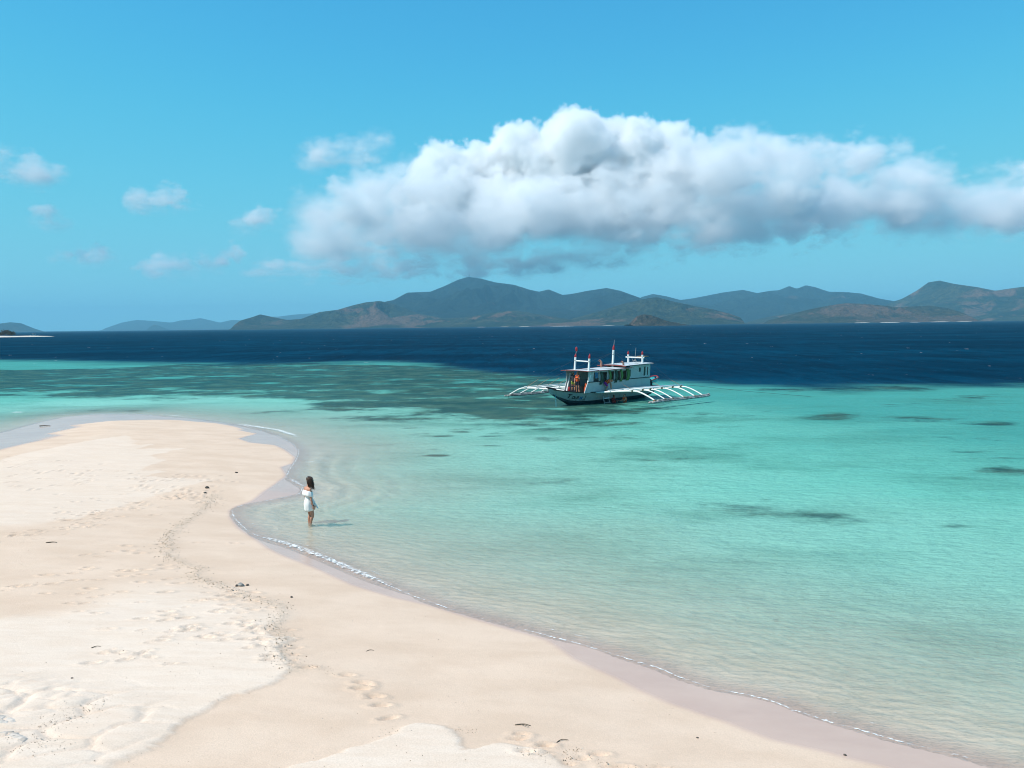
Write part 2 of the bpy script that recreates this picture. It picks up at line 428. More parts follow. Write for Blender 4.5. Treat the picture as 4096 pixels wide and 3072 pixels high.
t = NT('beach_sand')
wp = t.coord('World')
g1 = t.noise(t.coord('World', (0.5, 0.9, 0.5), 0.4), 1.0, 6, 0.6)
g2 = t.noise(wp, 38.0, 3, 0.7)
g3 = t.noise(t.coord('World', (1.2, 4.5, 1.2), 0.35), 1.0, 5, 0.6)
damp = t.mix(t.rng(g1, 0.32, 0.68), (0.648, 0.474, 0.352), (0.722, 0.543, 0.415))
drys = t.mix(t.rng(g3, 0.3, 0.7), (0.730, 0.572, 0.452), (0.780, 0.632, 0.515))
c = t.mix(t.attr('dry'), damp, drys)
c = t.mix(t.rng(t.noise(t.coord('World', (0.16, 0.5, 1), 0.5), 1.0, 5, 0.6), 0.55, 0.72, 0, 0.35), c, (0.73, 0.565, 0.435))
c = t.mix(t.rng(g2, 0.3, 0.75, 0.0, 0.30), c, (0.42, 0.33, 0.24))
specks = t.rng(t.voro(wp, 9.0), 0.035, 0.07, 1, 0)
sel = t.rng(t.noise(wp, 1.1, 3, 0.6), 0.55, 0.68)
c = t.mix(t.math('MULTIPLY', t.math('MULTIPLY', specks, sel), 0.55), c, (0.22, 0.17, 0.13))
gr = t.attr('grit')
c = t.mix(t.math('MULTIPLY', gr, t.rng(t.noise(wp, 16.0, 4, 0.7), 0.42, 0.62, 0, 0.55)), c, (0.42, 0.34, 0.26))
wet = t.attr('wet')
c = t.mix(wet, c, t.mix(t.rng(g1, 0.3, 0.7), (0.53, 0.365, 0.290), (0.58, 0.41, 0.325)))
under = t.rng(t.attr('shore'), -0.9, -0.05, 1, 0)
c = t.mix(under, c, t.mix(t.rng(g1, 0.3, 0.7), (0.62, 0.49, 0.375), (0.72, 0.58, 0.455)))
bh = t.math('ADD', t.math('MULTIPLY', g2, 0.35), t.math('MULTIPLY', t.noise(wp, 9.0, 4, 0.6), t.math('ADD', 0.35, gr)))
nr = t.bump(bh, t.mixf(wet, 0.34, 0.015), 0.035)
M_SAND = t.done(t.principled(c, t.mixf(wet, 0.95, 0.22), t.mixf(wet, 0.1, 0.18), nr))
beach = link_mesh('beach', grid_mesh('beach', X, Y, Z, keep=(S > -45), attrs=beach_attrs), M_SAND)
tag(beach, kind='structure')
def ground_z(x, y):
    """height of the beach sheet under a point"""
    i = int(np.clip(np.searchsorted(bxs, x), 1, len(bxs) - 1)); j = int(np.clip(np.searchsorted(bys, y), 1, len(bys) - 1))
    return float(Z[j, i])

# ---------------------------------------------------------------- sea
sxs = np.concatenate([-np.geomspace(60.2, 70000, 70)[::-1], steps((-60, -25, 0.5), (-25, 22, 0.13), (22, 60, 0.4)), np.geomspace(60, 70000, 70)])
sys_ = np.concatenate([steps((4.0, 9.0, 0.5), (9.0, 45.0, 0.13), (45, 100, 0.3), (100, 210, 1.0)), np.geomspace(210, 90000, 90)])
XS, YS = np.meshgrid(sxs, sys_)
SS = -np.where((np.abs(XS) < 74) & (YS < 124), shore(XS, YS), -60.0)       # metres out from the water's edge
rip = fbm(XS * 0.35, YS * 0.35, 3, 21)
ring = sstep(SS, 0.3, 1.0) * (1 - sstep(SS, 3.0, 5.5)) * sstep(YS, 28, 31) * (1 - sstep(YS, 42, 47)) * (1 - sstep(XS, -4.5, -2))
ZS = 0.026 * ring * np.sin(2 * np.pi * (SS + 0.45 * rip) / 1.05) + 0.012 * (1 - ring) * sstep(SS, 0.5, 3) * fbm(XS * 0.6 + 0.2 * YS, YS * 1.1, 3, 23) * (1 - sstep(YS, 150, 200))
# small breaking wavelets running along the edge
def crest(pts, w0, amp, foamw):
    pw = wpoly(pts, 0.0)
    d = poly_dist(XS, YS, pw, False)
    tx = np.exp(-(d / w0) ** 2)
    n = len(pw); seg_ = np.hypot(*np.diff(pw, axis=0).T); L_ = np.r_[0, np.cumsum(seg_)]
    near = np.abs(XS - pw[:, 0].mean()) < 60
    u = np.zeros_like(XS); best = np.full(XS.shape, 1e18)
    for i in range(n - 1):
        ab = pw[i + 1] - pw[i]; tt = np.clip(((XS - pw[i, 0]) * ab[0] + (YS - pw[i, 1]) * ab[1]) / (ab @ ab), 0, 1)
        dd = (XS - pw[i, 0] - tt * ab[0]) ** 2 + (YS - pw[i, 1] - tt * ab[1]) ** 2
        m_ = dd < best; best = np.where(m_, dd, best); u = np.where(m_, (L_[i] + tt * seg_[i]) / L_[-1], u)
    tp = np.clip(np.sin(np.pi * np.clip(u, 0.001, 0.999)) * 1.6, 0, 1) ** 0.7
    wv_ = 0.75 + 0.5 * fbm(u * 9, u * 0 + 3.1, 3, 61)
    return amp * tx * tp, tp * np.exp(-(d / (foamw * np.maximum(wv_, 0.3))) ** 2)
foam = np.zeros_like(XS)
for pts, w0, am, fw, fo in [
        ([(1000, 2128), (1076, 2158), (1160, 2181), (1240, 2211), (1330, 2248), (1450, 2300), (1560, 2342), (1640, 2372)], 0.24, 0.05, 0.24, 1.0),
        ([(900, 1694), (960, 1699), (1040, 1711), (1110, 1722), (1170, 1741), (1208, 1758)], 0.45, 0.06, 0.36, 1.05),
        ([(1150, 1912), (1190, 1934), (1225, 1955)], 0.22, 0.04, 0.20, 0.9), ([(1230, 1843), (1262, 1855)], 0.2, 0.04, 0.2, 0.8),
        ([(40, 1652), (100, 1653)], 0.7, 0.10, 0.6, 1.0), ([(200, 1662), (330, 1657)], 0.5, 0.05, 0.45, 0.75), ([(560, 1655), (640, 1658), (760, 1671)], 0.4, 0.05, 0.35, 0.9),
        ([(922, 2040), (930, 2070), (960, 2104), (1012, 2140)], 0.08, 0.01, 0.07, 0.9),
        ([(1660, 2388), (1760, 2424), (1860, 2452)], 0.1, 0.02, 0.07, 0.75), ([(1860, 2458), (2000, 2492), (2100, 2521), (2200, 2548), (2300, 2572)], 0.07, 0.012, 0.045, 0.8),
        ([(2200, 2535), (2350, 2560), (2500, 2600), (2640, 2645), (2720, 2690)], 0.10, 0.02, 0.05, 0.55),
        ([(2400, 2600), (2500, 2634), (2600, 2664), (2700, 2706), (2840, 2752), (3000, 2784)], 0.07, 0.012, 0.04, 0.6),
        ([(3100, 2780), (3250, 2815), (3400, 2850)], 0.08, 0.02, 0.06, 0.5), ([(3300, 2884), (3560, 2958), (3850, 3028), (4096, 3110)], 0.07, 0.012, 0.045, 0.45)]:
    a_, f_ = crest(pts, w0, am, fw)
    ZS = np.maximum(ZS, a_ + ZS * (1 - a_ / am)); foam = np.maximum(foam, fo * f_)
edge_n = fbm(XS * 0.55, YS * 0.55, 4, 64)
near_ = sstep(45 - YS, 0, 12)
foam = np.maximum(foam, (0.62 + 0.7 * edge_n) * np.exp(-((SS - 0.05 - 0.05 * edge_n) / (0.035 + 0.03 * (YS / 30))) ** 2) * (SS > -0.1))
foam = np.maximum(foam, 0.55 * sstep(edge_n, 0.0, 0.3) * np.exp(-((SS - 0.42 - 0.16 * fbm(XS * 0.8, YS * 0.8, 3, 66)) / 0.045) ** 2) * near_)
DEEP = [(-2500, 1448), (-400, 1452), (0, 1452), (400, 1464), (800, 1472), (1200, 1466), (1500, 1462), (1800, 1478), (2000, 1494), (2200, 1508), (2450, 1520), (2650, 1528), (2760, 1533),
    (3000, 1545), (3300, 1556), (3600, 1549), (4096, 1546), (4700, 1540), (6500, 1530)]
deep_w = wpoly(DEEP, 0.0)
def deep_sd(x, y):
    # distance beyond the reef edge
    return y - np.interp(x, deep_w[:, 0], deep_w[:, 1])
dsd = deep_sd(XS, YS)
deep = sstep(dsd + 7 * fbm(XS * 0.07, YS * 0.07, 3, 31) * np.clip(YS / 120, 0.4, 1.5), -14.0, 14.0 + 24 * sstep(-XS, 0, 20))
reef = np.zeros_like(XS)
band = wpoly([(-900, 1474), (300, 1474), (500, 1468), (700, 1455), (1300, 1450), (1900, 1470), (2300, 1500), (2400, 1570), (2700, 1625), (2950, 1640), (2720, 1675), (2350, 1735), (2000, 1715),
    (1700, 1672), (1400, 1636), (900, 1594), (400, 1600), (0, 1592), (-900, 1600)], 0.0)
bsd = lut_field(lambda a, b: signed(a, b, band), XS, YS, 0.8, -74, 74, 30, 220)
reef = sstep(bsd, -4, 7) * 0.85
for cx, cyy, hx, hy, w in [(3330, 1665, 150, 14, .55), (3600, 1675, 240, 15, .52), (3950, 1697, 120, 10, .55), (3880, 1600, 160, 22, .5), (3500, 1553, 500, 12, .5), (3880, 1808, 110, 8, .6), (4000, 1832, 160, 9, .55), (4030, 1882, 170, 20, .5),
        (3830, 1912, 60, 6, .5), (3830, 2106, 90, 10, .42), (2850, 1695, 330, 34, .34), (2850, 1790, 240, 26, .28), (1640, 1713, 55, 3, .5), (1850, 1728, 45, 3, .55), (1770, 1745, 50, 3, .45), (1960, 1745, 60, 3, .5), (1960, 1783, 70, 4, .6),
        (1750, 1822, 42, 4, .55), (1745, 1797, 30, 3, .5), (1955, 1873, 85, 6, .62), (2150, 1800, 60, 4, .35), (2100, 1855, 60, 4, .35), (2600, 2060, 240, 26, .18), (2350, 2000, 150, 16, .22), (2250, 1900, 150, 14, .22),
        (3250, 2080, 330, 40, .2), (2600, 1830, 480, 90, .26), (2950, 2060, 480, 80, .15), (2300, 1960, 320, 50, .20), (3100, 2482, 22, 8, .75), (2380, 2393, 13, 3, .9), (520, 1644, 40, 3, .8), (380, 1641, 20, 2, .6), (1700, 1660, 260, 26, .45), (1500, 1640, 300, 12, .5), (2200, 1700, 220, 22, .6), (2480, 1700, 150, 18, .5)]:
    p0 = on_z(cx, cyy); px = on_z(cx + hx, cyy); py = on_z(cx, cyy - hy)
    ax, ay = abs(px[0] - p0[0]), abs(py[1] - p0[1])
    yy = (YS - p0[1]); xx = (XS - p0[0]) - yy * p0[0] / p0[1] * 0.6
    reef = np.maximum(reef, w * 1.15 * np.exp(-0.7 * ((xx / ax) ** 2 + (yy / ay) ** 2)))
reef *= sstep(SS, 0.5, 2.5)
depth = np.maximum(0.0, 0.045 * np.maximum(SS, 0) + 0.00045 * np.maximum(SS, 0) ** 2) * (1 + 0.25 * fbm(XS * 0.12, YS * 0.12, 3, 33))
depth = np.where(SS > 40, np.maximum(depth, 2.2), depth)
sea_attrs = {'depth': depth, 'deep': deep, 'reef': reef, 'foam': foam, 'sdist': np.clip(SS, -2, 40)}
t = NT('sea_water')
wp = t.coord('World')
dp, dk, rf, fo = t.attr('depth'), t.attr('deep'), t.attr('reef'), t.attr('foam')
body = t.ramp(t.math('DIVIDE', dp, 2.4), [(0.0, (0.46, 0.53, 0.42)), (0.06, (0.365, 0.57, 0.46)), (0.20, (0.255, 0.555, 0.445)), (0.44, (0.148, 0.460, 0.365)), (0.8, (0.090, 0.355, 0.290)), (1.0, (0.058, 0.300, 0.255))])
mott = t.noise(t.coord('World', (0.10, 0.16, 0.1), 0.2), 1.0, 6, 0.62)
body = t.mix(t.math('MULTIPLY', t.rng(mott, 0.44, 0.68, 0, 0.62), t.rng(rf, 0.02, 0.35, 0.55, 1.0)), body, (0.045, 0.185, 0.135))
rn = t.noise(t.coord('World', (0.16, 0.19, 0.2), 0.1), 1.0, 8, 0.68)
rn2 = t.noise(t.coord('World', (0.045, 0.055, 0.05), 0.3), 1.0, 4, 0.6)
rmask = t.rng(t.math('ADD', t.math('MULTIPLY', rf, 0.64), t.math('ADD', t.math('MULTIPLY', t.math('SUBTRACT', rn, 0.5), 1.7), t.math('MULTIPLY', t.math('SUBTRACT', rn2, 0.5), 1.1))), 0.20, 0.52)
body = t.mix(t.math('MULTIPLY', rmask, 0.90), body, t.mix(t.rng(t.noise(wp, 0.35, 4), 0.4, 0.65), (0.008, 0.045, 0.042), (0.042, 0.085, 0.058)))
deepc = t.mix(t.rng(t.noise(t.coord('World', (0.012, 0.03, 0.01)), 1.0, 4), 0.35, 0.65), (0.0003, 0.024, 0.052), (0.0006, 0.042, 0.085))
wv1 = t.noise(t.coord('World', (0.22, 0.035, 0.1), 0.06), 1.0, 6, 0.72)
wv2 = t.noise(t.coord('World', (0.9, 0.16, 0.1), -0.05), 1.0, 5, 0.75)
deepc = t.mix(t.rng(wv1, 0.40, 0.66, 0, 0.70), deepc, (0.0002, 0.015, 0.034))  # wave facets' darker and brighter sky reflections, mixed into the water colour as streaks
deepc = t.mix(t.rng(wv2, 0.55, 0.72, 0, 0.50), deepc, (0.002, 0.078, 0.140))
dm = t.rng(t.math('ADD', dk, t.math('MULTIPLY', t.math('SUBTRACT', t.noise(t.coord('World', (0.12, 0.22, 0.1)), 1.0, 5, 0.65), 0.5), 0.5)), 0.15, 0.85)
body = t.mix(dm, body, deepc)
# wind ripples: short crests lying across the wind, larger chop farther out
r1 = t.noise(t.coord('World', (2.2, 4.2, 2), 0.25), 1.0, 4, 0.62)
r2 = t.noise(t.coord('World', (0.55, 1.25, 1), 0.18), 1.0, 5, 0.62)
r3 = t.noise(t.coord('World', (0.10, 0.24, 1), 0.12), 1.0, 5, 0.62)
hgt = t.math('ADD', t.math('ADD', t.math('MULTIPLY', r1, 0.15), t.math('MULTIPLY', r2, 0.27)), t.math('MULTIPLY', r3, t.mixf(dk, 0.12, 0.9)))
nr = t.bump(hgt, 0.85, 1.0)
# foam: broken white lace where the wavelets tip over, and flecks of whitecaps out at sea
fl = t.math('ADD', t.noise(wp, 17.0, 5, 0.78), t.math('MULTIPLY', t.math('SUBTRACT', t.voro(wp, 9.0), 0.4), -0.35))
sd_ = t.attr('sdist')
en = t.noise(wp, 0.9, 4, 0.6); en2 = t.noise(wp, 5.0, 4, 0.7)
def swash(off, amp, w, lo_, hi_):
    q = t.math('DIVIDE', t.math('SUBTRACT', sd_, t.math('ADD', off, t.math('ADD', t.math('MULTIPLY', t.math('SUBTRACT', en, 0.5), amp), t.math('MULTIPLY', t.math('SUBTRACT', en2, 0.5), amp * 0.25)))), w)
    return t.math('MULTIPLY', t.math('POWER', 2.718, t.math('MULTIPLY', t.math('MULTIPLY', q, q), -1.0)), t.rng(t.noise(wp, 0.45, 3, 0.6), lo_, hi_))
fo = t.math('MAXIMUM', fo, t.math('MAXIMUM', t.math('MULTIPLY', swash(0.07, 0.16, 0.035, 0.30, 0.5), 0.95), t.math('MULTIPLY', swash(0.42, 0.5, 0.03, 0.46, 0.62), 0.75)))
fmask = t.rng(t.math('MULTIPLY', fo, t.math('ADD', 0.75, t.math('MULTIPLY', t.math('SUBTRACT', fl, 0.45), 2.4))), 0.45, 1.0)
cap = t.noise(t.coord('World', (0.40, 0.13, 0.1), 0.1), 1.0, 3, 0.6)
capm = t.math('MULTIPLY', t.rng(cap, 0.715, 0.76), t.math('MULTIPLY', dk, 0.8))
fmask = t.math('MAXIMUM', fmask, capm)
opac = t.math('SUBTRACT', 1.0, t.math('POWER', 2.718, t.math('MULTIPLY', dp, -3.0)))
opac = t.math('MAXIMUM', opac, t.math('MULTIPLY', dk, 1.0), None, True)
opac = t.math('MAXIMUM', opac, t.math('MULTIPLY', rmask, 0.5), None, True)
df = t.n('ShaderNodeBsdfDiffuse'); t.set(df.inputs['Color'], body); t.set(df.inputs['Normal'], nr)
tr = t.n('ShaderNodeBsdfTransparent'); tr.inputs['Color'].default_value = (0.94, 0.955, 0.95, 1)
m1 = t.n('ShaderNodeMixShader'); t.set(m1.inputs[0], opac); t.set(m1.inputs[1], tr.outputs[0]); t.set(m1.inputs[2], df.outputs[0])
gl = t.n('ShaderNodeBsdfGlossy'); t.set(gl.inputs['Roughness'], t.mixf(dk, 0.10, 0.22)); t.set(gl.inputs['Normal'], nr); gl.inputs['Color'].default_value = (0.9, 0.9, 0.9, 1)
fr = t.n('ShaderNodeFresnel'); fr.inputs['IOR'].default_value = 1.33; t.set(fr.inputs['Normal'], nr)
ff = t.math('MINIMUM', t.math('MULTIPLY', fr.outputs[0], t.mixf(dk, 0.42, 0.055)), 0.34)
m2 = t.n('ShaderNodeMixShader'); t.set(m2.inputs[0], ff); t.set(m2.inputs[1], m1.outputs[0]); t.set(m2.inputs[2], gl.outputs[0])
fm = t.n('ShaderNodeBsdfDiffuse'); fm.inputs['Color'].default_value = (0.80, 0.81, 0.80, 1); t.set(fm.inputs['Normal'], t.bump(t.noise(wp, 22.0, 3), 0.6, 0.03))
m3 = t.n('ShaderNodeMixShader'); t.set(m3.inputs[0], t.math('MULTIPLY', fmask, 0.92)); t.set(m3.inputs[1], m2.outputs[0]); t.set(m3.inputs[2], fm.outputs[0])
M_SEA = t.done(m3.outputs[0])
sea = link_mesh('sea', grid_mesh('sea', XS, YS, ZS, keep=(SS > -1.2), attrs=sea_attrs), M_SEA)
tag(sea, kind='structure')

# ---------------------------------------------------------------- far hills and islands
def forest(name, dark, light, bare, bare_amt, scale=1.0):
    t = NT(name); w = t.coord('World')
    n1 = t.noise(w, 0.0035 * scale, 7, 0.62); n2 = t.noise(w, 0.022 * scale, 5, 0.7); n3 = t.noise(w, 0.0017 * scale, 5, 0.6, 0.6)
    c = t.mix(t.rng(n1, 0.35, 0.65), dark, light)
    c = t.mix(t.rng(n2, 0.38, 0.62, 0, 0.75), c, tuple(x * 0.45 for x in dark))
    c = t.mix(t.rng(n3, 0.66 - bare_amt, 0.74 - bare_amt, 0, 0.85), c, bare)
    n4 = t.noise(w, 0.055 * scale, 3, 0.7)
    c = t.mix(t.rng(n4, 0.42, 0.60, 0, 0.5), c, tuple(x * 0.5 for x in dark))
    return t.done(t.principled(c, 0.95, 0.05, t.bump(n2, 1.0, 40.0 / scale)))
HILLS = []
def hill(name, prof, D, front, back, seed, mat, rough=0.16, nu=260, nv=56, label=None):
    """prof: skyline in photograph pixels; the ridge stands at distance D, the ground falls to the sea before and behind it"""
    prof = np.array(prof, float)
    us = np.linspace(prof[0, 0], prof[-1, 0], nu)
    # smooth skyline
    hz = np.array([at_dist(a, b, D) for a, b in prof])
    dense = np.linspace(prof[0, 0], prof[-1, 0], nu * 4)
    hd = np.interp(dense, prof[:, 0], hz[:, 2]); k = 9
    k = 4
    hd = np.convolve(np.pad(hd, k, 'edge'), np.hanning(2 * k + 1) / np.hanning(2 * k + 1).sum(), 'valid')
    xw = np.interp(us, prof[:, 0], hz[:, 0]); h = np.maximum(np.interp(us, dense, hd), 0)
    tv = np.concatenate([np.linspace(0, 1, nv) ** 0.9, 1 + np.linspace(0, 1, 14)[1:]])
    Y = np.where(tv <= 1, D - front * (1 - tv), D + back * (tv - 1))
    Xg, Tg = np.meshgrid(xw, tv); Yg = np.repeat(Y[:, None], nu, 1); Hg = np.repeat(h[None], len(tv), 0)
    tc_ = np.clip(Tg, 0, 1)
    g = np.where(Tg <= 1, 0.3 * np.sin(tc_ * np.pi / 2) ** 1.25 + 0.7 * tc_ ** 1.15, np.cos(np.clip(Tg - 1, 0, 1) * np.pi / 2))
    sc = 1.0 / (front * 0.42)
    wx, wy = Xg * sc * 1.6 + 0.6 * fbm(Xg * sc, Yg * sc, 3, seed + 5), Yg * sc * 0.8
    rid = 1 - np.abs(fbm(wx, wy, 5, seed)) * 2.2
    m = np.where(Tg <= 1, np.sin(np.clip(Tg, 0, 1) * np.pi), np.sin(np.clip(Tg - 1, 0, 1) * np.pi))
    top = h.max()
    Zg = Hg * g * (1 + rough * 3.4 * (rid - 0.55) * m) + 0.10 * top * (fbm(wx * 2.3, wy * 3, 4, seed + 9)) * m * np.clip(Hg / top * 3, 0, 1)
    Zg += 0.007 * top * fbm(Xg * sc * 18, Yg * sc * 18, 3, seed + 3) * np.clip(Hg / top * 4, 0, 1)
    Zg = np.minimum(Zg, CAM_H + (np.interp(Xg * D / Yg, xw, h) - CAM_H) * (Yg / D) * (1 - 0.05 * np.abs(1 - Tg)))      # the skyline is the ridge
    edge = np.clip(Hg / (0.10 * top + 1e-6), 0, 1)
    Zg = Zg * (0.2 + 0.8 * edge) - 1.5 * (1 - edge) - 3.0 * (np.abs(Tg - 1) > 0.985)
    o = link_mesh(name, grid_mesh(name, Xg, Yg, Zg), mat)
    tag(o, label, kind='structure')
    HILLS.append(o); return o
k = 4096 / 2212.0
def P2(*pts): return [(a * k, b * k) for a, b in pts]
F_MAIN = forest('forest_dark', (0.008, 0.020, 0.020), (0.022, 0.038, 0.028), (0.10, 0.065, 0.042), 0.02)  # dense forest, toned darker in place of a cloud shadow on the range
F_MID = forest('forest_olive', (0.016, 0.034, 0.018), (0.075, 0.078, 0.036), (0.175, 0.100, 0.062), 0.14)
F_DRY = forest('scrub_brown', (0.030, 0.042, 0.022), (0.085, 0.075, 0.040), (0.135, 0.085, 0.056), 0.14)
F_FAR = forest('forest_far', (0.022, 0.046, 0.028), (0.048, 0.068, 0.040), (0.12, 0.09, 0.06), 0.06)
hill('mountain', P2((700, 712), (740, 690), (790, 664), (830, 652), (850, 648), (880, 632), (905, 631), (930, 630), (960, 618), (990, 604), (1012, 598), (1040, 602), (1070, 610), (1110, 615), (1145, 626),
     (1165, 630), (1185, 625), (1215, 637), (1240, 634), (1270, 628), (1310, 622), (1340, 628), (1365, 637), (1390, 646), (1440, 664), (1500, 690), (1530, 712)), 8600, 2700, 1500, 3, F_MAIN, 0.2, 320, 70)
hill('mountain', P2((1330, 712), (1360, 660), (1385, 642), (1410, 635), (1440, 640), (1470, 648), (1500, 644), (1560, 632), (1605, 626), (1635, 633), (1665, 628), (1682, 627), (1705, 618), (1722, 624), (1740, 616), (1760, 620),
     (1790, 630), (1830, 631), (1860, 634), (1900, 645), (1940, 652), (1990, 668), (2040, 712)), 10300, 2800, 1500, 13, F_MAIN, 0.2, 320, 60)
hill('mountain', P2((1860, 712), (1890, 674), (1925, 653), (1950, 645), (1985, 625), (2005, 610), (2030, 606), (2060, 613), (2110, 620), (2150, 628), (2190, 622), (2212, 619), (2280, 612), (2400, 630), (2560, 660), (2700, 712)), 7600, 2300, 1400, 23, F_MID, 0.18, 300, 60)
hill('foothill', P2((495, 714), (506, 702), (520, 692), (545, 685), (562, 679), (590, 685), (620, 691), (650, 689), (690, 674), (730, 669), (760, 660), (790, 653), (820, 650), (850, 656), (890, 672), (930, 682), (980, 690), (1010, 712)), 6400, 1100, 800, 33, F_MID, 0.2, 260, 44)
hill('foothill', P2((880, 714), (920, 692), (960, 688), (1000, 686), (1050, 678), (1100, 671), (1130, 673), (1170, 680), (1220, 688), (1270, 700), (1300, 714)), 5900, 900, 700, 43, F_MID, 0.2, 220, 44)
hill('foothill', P2((1130, 714), (1180, 694), (1230, 690), (1290, 674), (1340, 658), (1372, 650), (1400, 644), (1420, 642), (1450, 650), (1500, 661), (1540, 668), (1575, 677), (1600, 686), (1620, 714)), 5600, 1000, 700, 53, F_MID, 0.2, 240, 44)
hill('foothill', P2((1620, 714), (1660, 692), (1700, 682), (1740, 670), (1790, 660), (1825, 655), (1860, 656), (1900, 659), (1940, 664), (1970, 662), (2010, 660), (2050, 666), (2085, 678), (2110, 690), (2140, 712)), 5000, 800, 600, 63, F_DRY, 0.2, 260, 44)
hill('foothill', P2((1580, 714), (1620, 694), (1660, 684), (1720, 674), (1760, 668), (1800, 664), (1850, 672), (1900, 714)), 6800, 900, 700, 73, F_MID, 0.2, 200, 36)
hill('hill', P2((205, 720), (228, 709), (262, 697), (295, 691), (330, 693), (370, 697), (390, 692), (415, 690), (432, 687), (455, 692), (475, 697), (500, 691), (520, 692), (560, 684), (600, 684), (640, 679), (690, 676), (720, 673), (745, 671), (790, 690), (830, 716)), 17000, 2400, 1500, 83, F_FAR, 0.12, 260, 30)
hill('hill', P2((312, 717), (322, 707), (333, 701), (345, 704), (362, 711), (380, 717)), 12500, 700, 500, 93, F_FAR, 0.12, 80, 20)
hill('hill', P2((-120, 722), (-60, 712), (-20, 703), (0, 699), (22, 696), (45, 698), (60, 704), (78, 711), (98, 717)), 9500, 900, 600, 103, F_FAR, 0.12, 120, 24)
# small wooded islet with a sand spit in mid channel
F_ISLET = forest('scrub_islet', (0.035, 0.035, 0.020), (0.095, 0.072, 0.045), (0.16, 0.10, 0.07), 0.12, 4.0)
islet = hill('islet', P2((1358, 701), (1366, 692), (1376, 683), (1388, 679), (1402, 680), (1420, 685), (1434, 691), (1448, 695), (1462, 697), (1472, 700)), 3000, 170, 140, 113, F_ISLET, 0.22, 120, 30)
t = NT('far_sand'); w_ = t.coord('World')
M_FSAND = t.done(t.principled(t.mix(t.rng(t.noise(w_, 0.2, 4), 0.3, 0.7), (0.55, 0.48, 0.40), (0.66, 0.60, 0.52)), 0.95, 0.05))
def sandbar(name, x0, x1, ymid, half, h, seed, tip=0.5):
    """low convex strip of sand lying on the sea"""
    n, m = 60, 12
    u = np.linspace(0, 1, n); v = np.linspace(-1, 1, m)
    Ug, Vg = np.meshgrid(u, v)
    wd = np.sin(np.pi * np.clip(Ug, 0.001, 0.999)) ** tip * (1 + 0.15 * vnoise(Ug * 5, Ug * 0, seed))
    Xg = x0 + (x1 - x0) * Ug; Yg = ymid + half * wd * Vg + half * 0.35 * vnoise(Ug * 4, Ug * 0 + 3, seed + 1)
    Zg = h * (1 - Vg ** 2) * wd - 0.12 + 0.08 * h * vnoise(Ug * 14, Vg * 3, seed)
    o = link_mesh(name, grid_mesh(name, Xg, Yg, Zg), M_FSAND); tag(o, kind='structure'); return o
for px0, px1, D, hh in [(1440, 1466, 2860, 1.6), (1300, 1328, 4480, 2.2), (1120, 1145, 4600, 2.6), (1030, 1050, 4650, 2.2), (1188, 1240, 4500, 2.6), (1845, 1880, 4170, 3.0), (1900, 1945, 4150, 3.4), (1965, 1988, 4140, 2.4), (2010, 2052, 4150, 3.0), (2066, 2100, 4170, 2.2), (1080, 1100, 4700, 2.0)]:
    a_, b_ = at_dist(px0 * k, 1290, D), at_dist(px1 * k, 1290, D)
    sandbar('beach', a_[0], b_[0], D, 16, hh * 0.6, int(px0))
# radio mast on the summit
pk = at_dist(1013.5 * k, 598 * k, 8600)
steel = paint('mast_steel', (0.10, 0.10, 0.11), 0.6)
tw = empty('radio_tower', (pk[0], 8600, pk[2] - 6)); tag(tw, 'thin lattice radio tower on the highest mountain summit', 'tower')
b = MB()
for sx, sy in ((-1, -1), (1, -1), (1, 1), (-1, 1)): b.tube([(sx * 4, sy * 4, 0), (sx * 1.3, sy * 1.3, 30)], 0.75, 5)
b.build('leg_frame', steel, tw)
b = MB()
for z in (6, 13, 20, 26):
    r = 4 - 2.7 * z / 30
    b.tube([(-r, -r, z), (r, -r, z), (r, r, z), (-r, r, z), (-r, -r, z)], 0.45, 4); b.tube([(-r, -r, z), (r * 0.8, -r * 0.8, z + 6)], 0.4, 4)
b.build('bracing', steel, tw)
MB().tube([(0, 0, 28), (0, 0, 44)], [0.9, 0.5], 6).build('antenna', steel, tw)
MB().box((0, 0, 31), (5, 5, 3.0)).build('platform', steel, tw)

# near-left sand islet with a scrubby thicket
D_I = 1010.0
sandbar('sand_islet', -640, at_dist(210, 1342, D_I)[0], D_I, 26, 1.5, 5, 0.35)
def leaf_crown(name, parent, centers, n, size, mat, seed):
    """crown of many small leaf-clump faces spread through a volume"""
    rng = np.random.default_rng(seed); V, F = [], []
    for c, r in centers:
        m = int(n * r[0] * r[2] / sum(q[1][0] * q[1][2] for q in centers))
        d = rng.normal(size=(m, 3)); d /= np.linalg.norm(d, axis=1)[:, None]
        d *= rng.uniform(0.55, 1.05, (m, 1)); d[:, 2] = np.abs(d[:, 2]) * 1.0 - 0.15
        P = d * np.array(r) + np.array(c)
        for p in P:
            a, b2 = rng.normal(size=(2, 3)); a /= np.linalg.norm(a); b2 = np.cross(a, b2); b2 /= np.linalg.norm(b2) + 1e-9
            s = size * rng.uniform(0.6, 1.3); i = len(V)
            V += [p - a * s, p + b2 * s * 0.6, p + a * s, p - b2 * s * 0.6]; F.append((i, i + 1, i + 2, i + 3))
    me = bpy.data.meshes.new(name); me.from_pydata([tuple(v) for v in V], [], F)
    return link_mesh(name, me, mat, parent)
M_SCRUB = paint('scrub_leaf', (0.085, 0.070, 0.038), 0.9, 0.5, 0.4)
M_WOOD = paint('scrub_wood', (0.13, 0.10, 0.07), 0.9, 0.2, 2.0)
